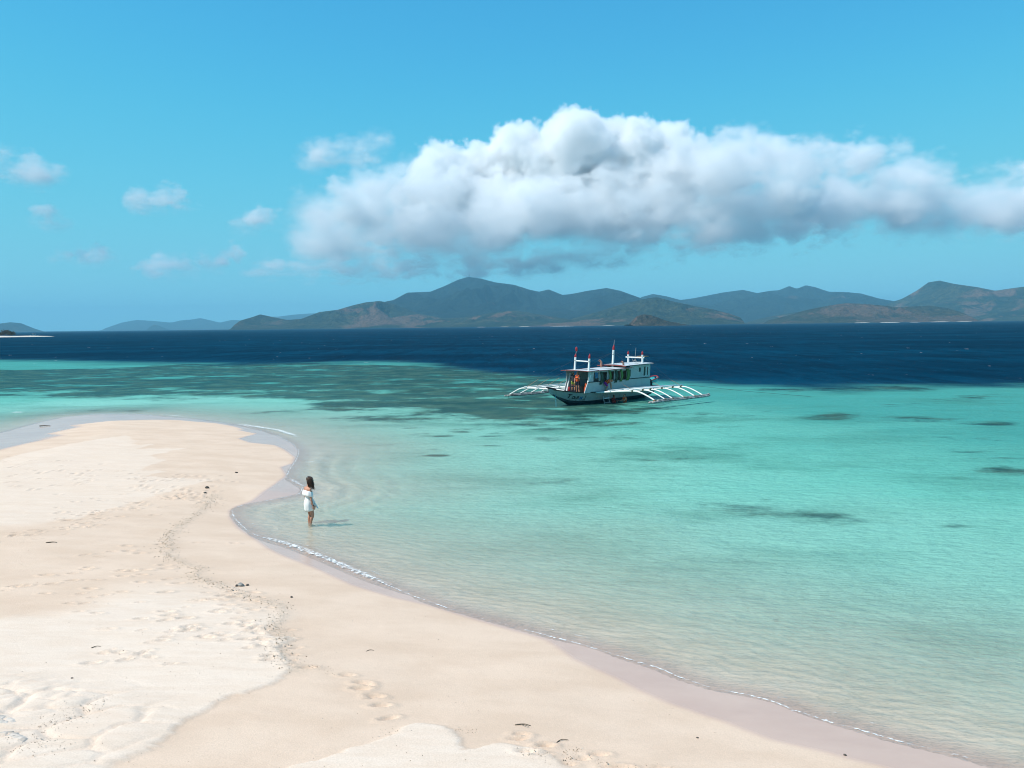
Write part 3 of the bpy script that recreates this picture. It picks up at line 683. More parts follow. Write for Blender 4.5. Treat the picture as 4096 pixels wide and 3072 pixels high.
def thicket(px, hpx, wm, seed, label):
    base = at_dist(px, 1337, D_I + 4); hgt = hpx
    e = empty('shrub', (base[0], D_I + 4, 0.9)); tag(e, label, 'shrub', 'scrub on the sand islet')
    rng = np.random.default_rng(seed)
    cs = [((rng.uniform(-.5, .5) * wm, rng.uniform(-3, 3), hgt * 0.35), (wm * 0.55, 4.0, hgt * rng.uniform(0.5, 0.66))) for _ in range(6)]
    leaf_crown('crown', e, cs, 1500, 0.42, M_SCRUB, seed)
    b = MB()
    for _ in range(7):
        x = rng.uniform(-.5, .5) * wm; b.tube([(x, 0, -0.5), (x + rng.uniform(-.6, .6), 0.3, hgt * 0.35), (x + rng.uniform(-1, 1), 0.5, hgt * 0.7)], [0.16, 0.1, 0.04], 5)
    b.build('trunk', M_WOOD, e)
thicket(24, 8.6, 7.5, 1, 'tallest brown thicket on the sand islet at the left edge')
thicket(46, 6.4, 4.5, 2, 'lower shrub at the right end of the sand islet thicket')
thicket(-4, 5.5, 6.0, 3, 'low scrub at the left edge of the photo on the sand islet')

# ---------------------------------------------------------------- outrigger boat
# local axes: x aft from the stem at the waterline, y to port, z up
BO = np.array([4.47, 69.92, 0.0]); BA = math.radians(44)
W_PAINT = paint('boat_white', (0.47, 0.485, 0.48), 0.45, 0.06, 1.5, dirt=((0.38, 0.36, 0.32), 0.35))
W_POLE = paint('pole_white', (0.78, 0.78, 0.75), 0.5, 0.08, 3.0, dirt=((0.42, 0.38, 0.33), 0.4))
BOTTOM = paint('bottom_paint', (0.015, 0.055, 0.075), 0.5, 0.25, 2.0)
BLACK = paint('trim_black', (0.015, 0.015, 0.017), 0.6, 0.2)
RED = paint('trim_red', (0.34, 0.022, 0.028), 0.5, 0.12)
REDROOF = paint('roof_red_trim', (0.24, 0.035, 0.03), 0.55, 0.15)
ROOFM = paint('roof_sheet', (0.50, 0.545, 0.56), 0.5, 0.08, 1.2, dirt=((0.33, 0.34, 0.34), 0.4))
DECKM = paint('deck_wood', (0.16, 0.11, 0.075), 0.8, 0.3, 3.0)
PLYM = paint('interior_ply', (0.20, 0.17, 0.14), 0.7, 0.2, 2.0)
GREEN = paint('shutter_green', (0.070, 0.165, 0.035), 0.6, 0.2, 2.0)
GREEND = paint('shutter_dark_green', (0.020, 0.062, 0.040), 0.6, 0.2, 2.0)
PIPE = paint('pipe_salmon', (0.55, 0.25, 0.18), 0.5, 0.12, 4.0)
BAMBOO = paint('bamboo_brown', (0.26, 0.17, 0.10), 0.7, 0.3, 5.0)
ROPE = paint('rope_dark', (0.05, 0.05, 0.05), 0.9, 0.2)
ROPEB = paint('rope_blue', (0.05, 0.28, 0.38), 0.9, 0.2)
GREYM = paint('metal_grey', (0.30, 0.31, 0.31), 0.45, 0.2, 6.0)
t = NT('cabin_glass'); M_GLASS = t.done(t.principled((0.012, 0.025, 0.03), 0.08, 0.6))
boat = empty('outrigger_boat', tuple(BO), (0, 0, BA))
tag(boat, 'white wooden outrigger tour boat with cabin moored in the turquoise shallows', 'boat')
# local +y is to port: port lies towards (sin, -cos), so mirror by building with y negated
def Lp(s, b_, z): return (s, -b_, z)
# hull: stations from the stem to the transom
HST = [(-2.30, 0.03, 1.42, 0.02, 1.20, 0.02, 1.10), (-1.90, 0.20, 1.30, 0.05, 0.98, 0.02, 0.86), (-1.20, 0.42, 1.18, 0.13, 0.66, 0.02, 0.52), (-0.47, 0.64, 1.09, 0.30, 0.40, 0.03, 0.16),
       (0.0, 0.82, 1.03, 0.46, 0.30, 0.06, -0.06), (0.7, 1.02, 0.97, 0.70, 0.26, 0.18, -0.25), (1.8, 1.13, 0.93, 0.90, 0.25, 0.32, -0.38), (3.5, 1.18, 0.90, 0.98, 0.26, 0.40, -0.42),
       (5.5, 1.19, 0.90, 1.0, 0.28, 0.42, -0.40), (7.5, 1.17, 0.92, 0.97, 0.31, 0.38, -0.30), (9.2, 1.08, 0.96, 0.86, 0.38, 0.28, -0.05), (10.2, 0.92, 1.0, 0.68, 0.5, 0.2, 0.22)]
def station(st):
    s, bd, zd, bc, zc, bk, zk = st
    half = [(bk * 0.0, zk), (bk, zk + 0.02), (bc * 0.93, zc - 0.10), (bc, zc), ((bc + bd) / 2 + 0.03 * (bd - bc), (zc + zd) / 2), (bd, zd)]
    return [Lp(s, -q[0], q[1]) for q in half[::-1]] + [Lp(s, q[0], q[1]) for q in half[1:]]
rings = [station(st) for st in HST]
hull = MB(); hull.loft(rings, closed=False, cap=False)
nper = len(rings[0])
hull.add([p for p in rings[-1]], [tuple(range(nper))])
me = hull.mesh('hull')
zc_at = lambda s: np.interp(s, [q[0] for q in HST], [q[4] for q in HST])
for p in me.polygons:
    c = p.center
    p.material_index = 1 if c.z < zc_at(c.x) - 0.01 and c.x > -1.6 else 0
HULLP = paint('hull_paint', (0.36, 0.385, 0.36), 0.5, 0.10, 1.2, dirt=((0.20, 0.20, 0.17), 0.5))
hull_o = link_mesh('hull', me, [HULLP, BOTTOM], boat, False)
b = MB()   # dark chine line each side and dark rubbing strake along the deck edge
for sd in (-1, 1):
    b.tube([Lp(st[0], sd * (st[3] + 0.012), st[4]) for st in HST[2:]], 0.028, 6)
b.build('chine_strip', BLACK, hull_o)
for sd in (-1, 1):
    MB().tube([Lp(st[0], sd * (st[1] + 0.015), st[2] + 0.01) for st in HST[1:]], 0.045, 6).build('rubbing_strake', BLACK, hull_o)
MB().tube([Lp(-2.48, 0, 1.50), Lp(-2.1, 0, 1.42), Lp(-1.5, 0, 1.33)], [0.10, 0.14, 0.10], 8, squash=0.6).build('prow_cap', BLACK, hull_o)
dk = MB()
for i in range(len(HST) - 1):
    a_, c_ = HST[i], HST[i + 1]
    dk.add([Lp(a_[0], -a_[1] * 0.97, a_[2] - 0.04), Lp(a_[0], a_[1] * 0.97, a_[2] - 0.04), Lp(c_[0], c_[1] * 0.97, c_[2] - 0.04), Lp(c_[0], -c_[1] * 0.97, c_[2] - 0.04)], [(0, 1, 2, 3)])
dk.build('deck', DECKM, boat)
# cabin sides: panels between window openings so one sees through them
def wall_panel(mb, y, s0, s1, z0, z1, th=0.04, lean=0.0):
    def yy(z): return y + lean * (z - 1.0)
    P = []
    for dy in (-th / 2, th / 2):
        for (s, z) in ((s0, z0), (s1, z0), (s1, z1), (s0, z1)): P.append(Lp(s, yy(z) + dy, z))
    mb.add(P, [(0, 1, 2, 3), (7, 6, 5, 4), (0, 4, 5, 1), (1, 5, 6, 2), (2, 6, 7, 3), (3, 7, 4, 0)])
WINS = [(1.62, 2.32), (2.68, 3.32), (3.62, 4.18), (4.52, 4.98), (5.32, 5.80)]
ZR, ZW0, ZW1 = 1.77, 1.80, 2.52
for sd, nm in ((1, 'port'), (-1, 'starboard')):
    lean = 0.06 * sd; y = 1.10 * sd
    m_ = MB()
    P = []                                   # lower wall with raked front and curved foot
    prof = [(0.60, 0.92, 0.98, ZR), (2.4, 0.90, 2.4, ZR), (4.5, 0.89, 4.5, ZR), (6.5, 0.90, 6.5, ZR), (9.10, 0.94, 8.98, ZR)]
    for th in (-0.03, 0.03):
        for (sb, zb, st_, zt) in prof:
            P += [Lp(sb, y + th, zb), Lp((sb + st_) / 2, y + lean * 0.25 + th, (zb + zt) / 2), Lp(st_, y + lean * 0.77 + th, zt)]
    n_ = len(prof); F = []
    for o_ in (0, 3 * n_):
        for i in range(n_ - 1):
            for j in range(2): F.append((o_ + 3 * i + j, o_ + 3 * i + 3 + j, o_ + 3 * i + 4 + j, o_ + 3 * i + 1 + j))
    for i in range(n_ - 1): F += [(3 * i + 2, 3 * i + 5, 3 * n_ + 3 * i + 5, 3 * n_ + 3 * i + 2)]
    F += [(0, 1, 3 * n_ + 1, 3 * n_), (1, 2, 3 * n_ + 2, 3 * n_ + 1), (3 * n_ - 3, 3 * n_ - 2, 6 * n_ - 2, 6 * n_ - 3), (3 * n_ - 2, 3 * n_ - 1, 6 * n_ - 1, 6 * n_ - 2)]
    m_.add(P, F)
    m_.build('lower_wall', W_PAINT, boat)
    u = MB(); yu = y
    def up(s0, s1, z0, z1): wall_panel(u, yu, s0, s1, z0, z1, 0.05, lean)
    up(1.02, 6.20, ZW1, 2.66)                # header
    xs_ = [1.02] + [q for w_ in (WINS if sd == 1 else WINS[:1] + WINS[3:4]) for q in w_] + [6.20]  # starboard has fewer openings, closed up to darken the cabin interior
    for i in range(0, len(xs_), 2): up(xs_[i], xs_[i + 1], ZR + 0.02, ZW1 - 0.001)
    u.build('window_wall', W_PAINT, boat)
    a2 = MB(); u = a2                        # aft cabin wall, higher, with small windows
    AW = [(7.35, 7.68, 2.30, 2.70), (8.02, 8.34, 1.95, 2.74), (8.50, 8.68, 1.98, 2.72)]
    up(6.20, 8.95, 2.76, 2.90); up(6.20, 7.35, ZR + 0.02, 2.758); up(7.35, 7.68, ZR + 0.02, 2.30); up(7.35, 7.68, 2.70, 2.758)
    up(7.68, 8.02, ZR + 0.02, 2.758); up(8.02, 8.34, ZR + 0.02, 1.95); up(8.02, 8.34, 2.74, 2.758); up(8.34, 8.50, ZR + 0.02, 2.758); up(8.50, 8.68, ZR + 0.02, 1.98); up(8.50, 8.68, 2.72, 2.758); up(8.68, 8.95, ZR + 0.02, 2.758)
    aw = a2.build('aft_wall', W_PAINT, boat)
    for (s0, s1, z0, z1) in AW:
        g_ = MB(); wall_panel(g_, y * 0.99, s0, s1, z0, z1, 0.012, lean); wnd = g_.build('window_pane', M_GLASS, boat)
        fr_ = MB()
        for q in (((s0, z0), (s1, z0)), ((s1, z0), (s1, z1)), ((s1, z1), (s0, z1)), ((s0, z1), (s0, z0))):
            fr_.tube([Lp(q[0][0], y + lean * (q[0][1] - 1) + 0.03 * sd, q[0][1]), Lp(q[1][0], y + lean * (q[1][1] - 1) + 0.03 * sd, q[1][1])], 0.018, 4)
        fr_.build('frame', W_POLE, wnd)
    g_ = MB(); wall_panel(g_, y + 0.035 * sd, 6.02, 6.30, 1.98, 2.55, 0.02, lean); g_.build('window_pane', M_GLASS, boat)
    MB().tube([Lp(0.95, y + 0.045 * sd + lean * 0.77, ZR), Lp(9.05, y + 0.045 * sd + lean * 0.77, ZR + 0.03)], 0.035, 6).build('rail_strip', BLACK, boat)
    for s_ in (2.60, 3.50, 4.45, 5.25):      # thin posts between openings
        pass
    # rolled, bowed shutters beside the openings
    SH = [(2.36, 2.60, GREEND, -0.12), (3.40, 3.60, GREEN, 0.0), (4.20, 4.46, GREEND, -0.05), (4.86, 5.10, GREEN, 0.0), (5.66, 6.00, GREEN, 0.05)] if sd == 1 else [(1.75, 2.05, GREEND, 0.1), (3.4, 3.7, GREEN, 0.0)]
    for (s0, s1, mt, dz) in SH:
        rr = []
        for q in np.linspace(0, 1, 9):
            z = ZR - 0.14 + dz + q * (0.98 - dz * 0.4)
            bow = 0.09 * math.sin(math.pi * q) + 0.045
            yb = y + lean * (z - 1) + sd * bow
            rr.append([Lp(s0 + 0.07 * math.sin(math.pi * q), yb, z), Lp(s1 + 0.07 * math.sin(math.pi * q), yb + 0.03 * sd, z), Lp(s1 + 0.07 * math.sin(math.pi * q), yb + 0.06 * sd, z), Lp(s0 + 0.07 * math.sin(math.pi * q), yb + 0.05 * sd, z)])
        MB().loft(rr).build('shutter', mt, boat, False)
    # raked front post
    MB().tube([Lp(0.87, sd * 1.0, 1.0) if sd < 0 else Lp(1.02, sd * 1.13, 1.72), Lp(1.30, sd * 1.16, 2.34) if sd > 0 else Lp(1.45, -1.14, 2.40)], 0.075, 8).build('front_post', W_POLE, boat)
    wp_ = MB(); wall_panel(wp_, sd * 1.12, 1.42, 1.62, 2.2, 2.66, 0.06, lean); wp_.build('corner_post', W_PAINT, boat)
# starboard side panel beside the foredeck, seen from inside
g_ = MB(); wall_panel(g_, -1.08, 0.98, 1.62, 0.95, 2.66, 0.03, -0.05); g_.build('side_panel', W_PAINT, boat)
# aft and middle bulkheads
MB().box((8.98, 0, 1.92), (0.05, 2.24, 1.95)).build('transom_wall', W_PAINT, boat)
MB().box((6.25, 0, 1.85), (0.04, 2.16, 1.75)).build('bulkhead', PLYM, boat)
MB().box((3.9, 0.35, 1.12), (4.2, 0.4, 0.42)).build('bench', PLYM, boat)
MB().box((3.9, -0.72, 1.12), (4.2, 0.4, 0.42)).build('bench', PLYM, boat)
MB().box((2.05, -0.55, 1.25), (0.45, 0.55, 0.65)).build('locker', REDROOF, boat)
# roofs
def roof(s0, s1, z0, z1, w0, w1, name, crown=0.09, camber=0.0):
    rr = []
    for q in np.linspace(0, 1, 9):
        s = s0 + (s1 - s0) * q; z = z0 + (z1 - z0) * q + camber * math.sin(math.pi * q); w = w0 + (w1 - w0) * q
        ys = np.linspace(-1, 1, 9)
        top = [Lp(s, w * v, z + crown * (1 - v * v)) for v in ys]; bot = [Lp(s, w * v, z - 0.05 + crown * (1 - v * v)) for v in ys[::-1]]
        rr.append(top + bot)
    return MB().loft(rr).build(name, ROOFM, boat)
r1 = roof(0.72, 6.15, 2.66, 2.74, 1.46, 1.50, 'roof', 0.045, -0.02)
r2 = roof(5.35, 9.15, 2.90, 2.98, 1.42, 1.48, 'roof', 0.09, 0.02)
def roof_edge(r, s0, s1, z0, z1, w0, w1, front, side, cw=0.09):
    MB().tube([Lp(s0 - 0.015, w0 * v, z0 - 0.02 + cw * (1 - v * v)) for v in np.linspace(-1, 1, 9)], 0.028, 6).build('front_trim', front, r)
    for sd in (-1, 1): MB().tube([Lp(s0, sd * (w0 + 0.012), z0 - 0.02), Lp((s0 + s1) / 2, sd * ((w0 + w1) / 2 + 0.012), (z0 + z1) / 2 - 0.03), Lp(s1, sd * (w1 + 0.012), z1 - 0.02)], 0.026, 6).build('side_trim', side, r)
    MB().tube([Lp(s1 + 0.015, w1 * v, z1 - 0.02 + cw * (1 - v * v)) for v in np.linspace(-1, 1, 9)], 0.026, 6).build('rear_trim', side, r)
roof_edge(r1, 0.72, 6.15, 2.66, 2.74, 1.46, 1.50, REDROOF, REDROOF, 0.045); roof_edge(r2, 5.35, 9.15, 2.90, 2.98, 1.42, 1.48, BLACK, BLACK)
MB().tube([Lp(5.30, 1.52 * v, 2.86 + 0.07 * (1 - v * v)) for v in np.linspace(-1, 1, 9)], 0.05, 8, squash=0.8).build('red_beam', REDROOF, boat)
for s_ in (2.0, 4.0, 7.3): MB().tube([Lp(s_, 1.44 * v, (2.695 + 0.045 * (1 - v * v) if s_ < 5 else 2.955 + 0.09 * (1 - v * v))) for v in np.linspace(-1, 1, 7)], 0.022, 5).build('roof_seam', BLACK, boat)
# masts with red tips
def mast(s, y, z0, zred, ztop, r, lean=0.0, spike=None):
    m_ = empty('mast'); m_.parent = boat
    MB().tube([Lp(s, y, z0), Lp(s + lean, y, zred)], [r, r * 0.92], 10).build('pole', W_POLE, m_)
    MB().tube([Lp(s + lean, y, zred), Lp(s + lean * 1.2, y, (zred + ztop) / 2), Lp(s + lean * 1.5, y, ztop)], [r * 0.93, r * 1.0, r * 0.35], 10).build('red_tip', RED, m_)
    MB().tube([Lp(s + lean * 0.8, y, z0 + (zred - z0) * 0.72), Lp(s + lean * 0.8, y, z0 + (zred - z0) * 0.72 + 0.05)], r * 1.25, 10).build('collar', GREYM, m_)
    if spike: MB().tube([Lp(s + lean * 1.5, y, ztop), Lp(s + lean * 2.0, y, spike)], [r * 0.28, r * 0.12], 6).build('antenna', GREYM, m_)
    return m_
mFL = mast(1.85, -1.0, 2.68, 3.68, 3.96, 0.085, 0.10); MB().tube([Lp(2.0, -1.0, 3.9), Lp(2.06, -1.0, 4.2)], 0.02, 5).build('finial_rod', GREYM, mFL)
MB().ball(Lp(2.08, -1.0, 4.33), (0.10, 0.10, 0.20), 12, 8).build('flag_bundle', RED, mFL, True)
mFR = mast(1.27, 1.0, 2.68, 3.62, 4.0, 0.085, 0.10)
mM = mast(5.45, 0.0, 2.80, 4.18, 4.60, 0.095, 0.12, 5.02)
mAL = mast(8.78, -1.0, 2.96, 3.70, 4.0, 0.085, 0.0); mAR = mast(8.17, 1.0, 2.96, 3.72, 4.03, 0.085, 0.0)
MB().tube([Lp(1.95, -1.05, 3.40), Lp(1.37, 1.05, 3.38)], 0.05, 8).build('crossbar', W_POLE, boat)
MB().tube([Lp(8.83, -1.3, 3.46), Lp(8.13, 1.2, 3.47)], 0.055, 8).build('crossbar', W_POLE, boat)
MB().tube([Lp(8.6, -0.15, 3.2), Lp(8.7, -0.1, 4.3)], [0.03, 0.012], 6).build('whip_antenna', GREYM, boat)
MB().box(Lp(8.9, 0.45, 3.55), (0.5, 0.9, 0.06)).build('loose_plank', BAMBOO, boat)
lt = MB()
for y in (-0.25, 0.1): lt.tube([Lp(9.1, y, 2.2), Lp(8.35, y, 3.35)], 0.025, 5)
for q in (0.55, 0.7, 0.85): lt.tube([Lp(9.1 - 0.75 * q, -0.25, 2.2 + 1.15 * q), Lp(9.1 - 0.75 * q, 0.1, 2.2 + 1.15 * q)], 0.02, 5)
lt.build('roof_ladder', GREYM, boat)
for (s, y, z0, z1) in ((5.10, -0.95, 2.83, 3.22), (5.62, 1.0, 2.90, 3.14)):
    pm_ = MB().tube([Lp(s, y, z0 - 0.1), Lp(s, y, z1 - 0.1), Lp(s - 0.03, y + 0.0, z1), Lp(s - 0.14, y + 0.0, z1 + 0.07), Lp(s - 0.22, y, z1 + 0.07)], 0.085, 10).build('exhaust_pipe', PIPE, boat, True)
    MB().tube([Lp(s - 0.222, y, z1 + 0.07), Lp(s - 0.226, y, z1 + 0.07)], 0.062, 10).build('pipe_mouth', BLACK, pm_)
# outriggers: curved booms from the hull to the floats, tied by long bars
BOOM_S = [1.75, 3.05, 4.0, 5.5, 6.95, 8.05]
for i, s in enumerate(BOOM_S):
    r_ = 0.075 if i == 0 else 0.058
    pts = cr([Lp(s + 0.25, 0.95, 0.86), Lp(s + 0.15, 3.0, 1.06), Lp(s, 5.05, 1.20), Lp(s, 5.75, 1.12), Lp(s, 6.45, 0.88), Lp(s + 0.02, 7.10, 0.58)], 5)
    MB().tube(pts, [r_ * (1 - 0.2 * j / len(pts)) for j in range(len(pts))], 8).build('boom', W_POLE, boat, True)
    if i < 5:
        s2 = [1.2, 2.45, 3.8, 5.1, 6.5][i]
        pts = cr([Lp(s2 + 0.6, -0.95, 0.86), Lp(s2 + 0.25, -3.5, 1.0), Lp(s2, -5.9, 1.00), Lp(s2, -6.7, 0.90), Lp(s2, -7.4, 0.62), Lp(s2, -7.95, 0.38)], 5)
        MB().tube(pts, [r_ * (1 - 0.2 * j / len(pts)) for j in range(len(pts))], 8).build('boom', W_POLE, boat, True)
    lash = MB(); lash.tube([Lp(s - 0.02, 5.0, 1.13), Lp(s + 0.02, 5.0, 1.33)], 0.10, 7); lash.build('lashing', BAMBOO, boat)
    lash = MB(); lash.tube([Lp(s - 0.1, 7.08, 0.56), Lp(s + 0.1, 7.08, 0.56)], 0.105, 7); lash.build('lashing', BAMBOO, boat)
FLB = paint('float_bamboo', (0.33, 0.31, 0.29), 0.7, 0.5, 2.2, dirt=((0.06, 0.05, 0.045), 0.8))
fl = MB()
for dy, dz, a0 in ((-0.07, 0.0, 0.0), (0.07, 0.0, 0.25), (0.0, 0.09, 0.9)):
    fl.tube(cr([Lp(1.15 + a0, 7.1 + dy, 0.47 + dz), Lp(3, 7.1 + dy, 0.48 + dz), Lp(5.5, 7.1 + dy, 0.47 + dz), Lp(8.4, 7.1 + dy, 0.50 + dz), Lp(8.9, 7.1 + dy, 0.56 + dz)], 4), 0.075, 8)
fl.build('outrigger_float', FLB, boat, True)
fl = MB()
for dy, dz, a0 in ((-0.07, 0.0, 0.0), (0.07, 0.0, 0.2), (0.0, 0.09, 0.7)):
    fl.tube(cr([Lp(0.65 + a0, -7.95 + dy, 0.28 + dz), Lp(3, -7.95 + dy, 0.25 + dz), Lp(6, -7.95 + dy, 0.27 + dz), Lp(8.6, -7.95 + dy, 0.38 + dz)], 4), 0.075, 8)
fl.build('outrigger_float', FLB, boat, True)
for y, z, s0, s1, r_ in ((5.0, 1.31, 1.4, 8.35, 0.055), (4.1, 1.24, 1.9, 8.6, 0.05), (2.7, 1.14, 1.6, 8.8, 0.045), (1.9, 1.06, 3.4, 8.9, 0.04), (-5.9, 1.09, 0.9, 7.4, 0.055), (-4.6, 1.11, 1.0, 7.6, 0.05), (-3.0, 1.06, 1.3, 8.0, 0.045)):
    MB().tube([Lp(s0, y, z), Lp((s0 + s1) / 2, y, z + 0.02), Lp(s1, y, z + 0.01)], r_, 7).build('walkway_pole', W_POLE, boat, True)
for y in (1.28, 1.42, 1.56): MB().box(Lp(5.6, y, 0.95), (6.8, 0.11, 0.035)).build('side_plank', DECKM, boat)
for s in (1.2, 2.45, 3.8, 5.1): MB().tube([Lp(s, -5.9, 1.1), Lp(s + 0.5, -5.0, 1.75)], [0.022, 0.015], 5).build('stay_stick', BAMBOO, boat)
for s in (1.75, 5.5, 8.05): MB().tube([Lp(s, 5.0, 1.28), Lp(s - 0.0, 4.1, 1.66)], [0.022, 0.014], 5).build('stay_stick', BAMBOO, boat)
for (s, y0, z0, mx) in ((1.2, -5.0, 1.72, Lp(2.0, -1.0, 3.5)), (2.9, -5.0, 1.72, Lp(5.5, 0, 4.0)), (5.6, -5.0, 1.72, Lp(5.5, 0, 4.0)), (1.75, 4.1, 1.66, Lp(5.5, 0, 4.0)), (5.5, 4.1, 1.66, Lp(5.5, 0, 4.0)), (8.05, 4.1, 1.66, Lp(8.17, 1.0, 3.6)), (8.05, 5.0, 1.3, Lp(5.5, 0, 4.1))):
    MB().tube([Lp(s, y0, z0), mx], 0.005, 4).build('guy_line', ROPE, boat)
MB().tube([Lp(-1.6, 0.05, 1.05), Lp(-1.9, 0.4, 0.4), Lp(-2.1, 0.6, -0.25)], 0.018, 5).build('bow_line', ROPEB, boat)
MB().tube([Lp(1.0, -7.9, 0.3), Lp(1.0, -7.85, -0.1)], 0.025, 5).build('float_line', ROPE, boat)
MB().tube([Lp(8.8, 5.0, 1.3), Lp(13.5, 8.0, 0.6), Lp(19, 11, -0.05)], 0.010, 4).build('stern_line', ROPE, boat)
# boarding ladder
ld = empty('boarding_ladder'); ld.parent = boat
for s in (2.45, 3.10): MB().tube([Lp(s, 1.35, 0.98), Lp(s + 0.10, 1.62, -0.30)], 0.035, 6).build('stile', GREYM, ld)
MB().box(Lp(2.83, 1.50, 0.42), (0.62, 0.18, 0.05)).build('step', W_POLE, ld); MB().box(Lp(2.87, 1.57, 0.08), (0.62, 0.16, 0.05)).build('step', GREYM, ld)
# stern gear
MB().tube([Lp(9.3, -0.3, 0.95), Lp(10.0, -0.3, 0.9), Lp(10.9, -0.3, 0.85)], 0.05, 6).build('stern_pole', BLACK, boat)
MB().box(Lp(9.8, 0, 1.0), (1.5, 1.9, 0.06)).build('stern_platform', DECKM, boat)
# lettering on the port bow, lying on the hull side
def hull_side(s, q):
    """point on the port topside: q from chine (0) to deck (1)"""
    r = [np.interp(s, [h[0] for h in HST], [h[j] for h in HST]) for j in range(7)]
    bm, zm = (r[3] + r[1]) / 2 + 0.03 * (r[1] - r[3]), (r[4] + r[2]) / 2
    if q < 0.5: return Lp(s, r[3] + (bm - r[3]) * q * 2, r[4] + (zm - r[4]) * q * 2)
    return Lp(s, bm + (r[1] - bm) * (q - 0.5) * 2, zm + (r[2] - zm) * (q - 0.5) * 2)
def lettering(text, s0, width, q0, q1, mat, name, bold=0.02):
    cu = bpy.data.curves.new(name, 'FONT'); cu.body = text; cu.shear = 0.3; cu.offset = bold; cu.resolution_u = 3
    tmp = bpy.data.objects.new(name, cu); col.objects.link(tmp)
    m_ = bpy.data.meshes.new_from_object(tmp.evaluated_get(bpy.context.evaluated_depsgraph_get()))
    bpy.data.objects.remove(tmp); bpy.data.curves.remove(cu)
    bm = bmesh.new(); bm.from_mesh(m_)
    bmesh.ops.triangulate(bm, faces=bm.faces)
    bmesh.ops.subdivide_edges(bm, edges=[e for e in bm.edges if e.calc_length() > 0.15], cuts=2)
    xs = [v.co.x for v in bm.verts]; ys = [v.co.y for v in bm.verts]; x0, x1, y0, y1 = min(xs), max(xs), min(ys), max(ys)
    for v in bm.verts:
        s = s0 + (v.co.x - x0) / (x1 - x0) * width; q = q0 + (v.co.y - y0) / (y1 - y0) * (q1 - q0)
        p = np.array(hull_side(s, q)); v.co = (p[0] - 0.004, p[1] - 0.014, p[2])
    bm.to_mesh(m_); bm.free()
    return link_mesh(name, m_, mat, hull_o)
BLUEL = paint('letter_blue', (0.02, 0.16, 0.32), 0.5, 0.1)
lettering('T', -0.58, 0.34, 0.26, 0.72, BLACK, 'letter', 0.03); lettering('OUR', -0.22, 0.60, 0.22, 0.58, BLACK, 'letter', 0.03); lettering('M', 0.42, 0.30, 0.18, 0.58, BLUEL, 'letter', 0.03); lettering('.2', 0.76, 0.26, 0.18, 0.62, BLACK, 'letter', 0.0)
for s0, s1, q in ((-0.34, 0.02, 0.10), (0.10, 0.26, 0.09), (0.5, 1.05, 0.08)):
    pp = [hull_side(s, q) for s in np.linspace(s0, s1, 5)]
    MB().tube([(p[0], p[1] - 0.006, p[2]) for p in pp], 0.010, 4).build('painted_line', BLACK, hull_o)
def bw(s, b_, z):
    """world point from boat coordinates"""
    return np.array([BO[0] + s * math.cos(BA) + b_ * math.sin(BA), BO[1] + s * math.sin(BA) - b_ * math.cos(BA), z])
# small turquoise raft hauled up on the stern, with a dark tyre fender
raft = empty('dinghy', tuple(bw(10.0, -0.1, 1.04)), (0, 0, BA)); tag(raft, 'small turquoise dinghy with red rim hauled onto the stern of the tour boat', 'dinghy')
TURQ = paint('dinghy_turquoise', (0.10, 0.48, 0.50), 0.45, 0.12, 3.0)
rg = []
for q in np.linspace(0, 1, 9):
    x = -0.75 + 2.2 * q; w = 0.52 * math.sin(math.pi * min(1, 0.35 + 0.6 * (1 - q))) ** 0.8 * (1 if q < 0.95 else 0.3); z0 = 0.0 + 0.30 * q ** 2; z1 = 0.30 + 0.40 * q ** 2
    rg.append([(x, -w, z1), (x, -w * 0.75, z0), (x, w * 0.75, z0), (x, w, z1), (x, w * 0.88, z1 - 0.02), (x, w * 0.6, z0 + 0.06), (x, -w * 0.6, z0 + 0.06), (x, -w * 0.88, z1 - 0.02)])
MB().loft(rg).build('shell', TURQ, raft)
MB().tube([r_[0] for r_ in rg] + [r_[3] for r_ in rg[::-1]], 0.045, 6).build('rim', RED, raft)
tyre = empty('tyre', tuple(bw(9.35, 0.75, 1.18)), (0, 0, BA)); tag(tyre, 'round black tyre fender hanging at the stern quarter of the tour boat', 'tyre')
b = MB(); n1, n2 = 18, 8
V = [((0.30 + 0.14 * math.cos(2 * math.pi * j / n2)) * math.cos(2 * math.pi * i / n1), 0.14 * math.sin(2 * math.pi * j / n2), (0.36 + 0.14 * math.cos(2 * math.pi * j / n2)) * math.sin(2 * math.pi * i / n1)) for i in range(n1) for j in range(n2)]
b.add(V, [(i * n2 + j, ((i + 1) % n1) * n2 + j, ((i + 1) % n1) * n2 + (j + 1) % n2, i * n2 + (j + 1) % n2) for i in range(n1) for j in range(n2)])
b.build('casing', BLACK, tyre, True)
MB().tube([(0, -0.05, 0), (0, 0.05, 0)], 0.2, 12).build('hub', BLACK, tyre)

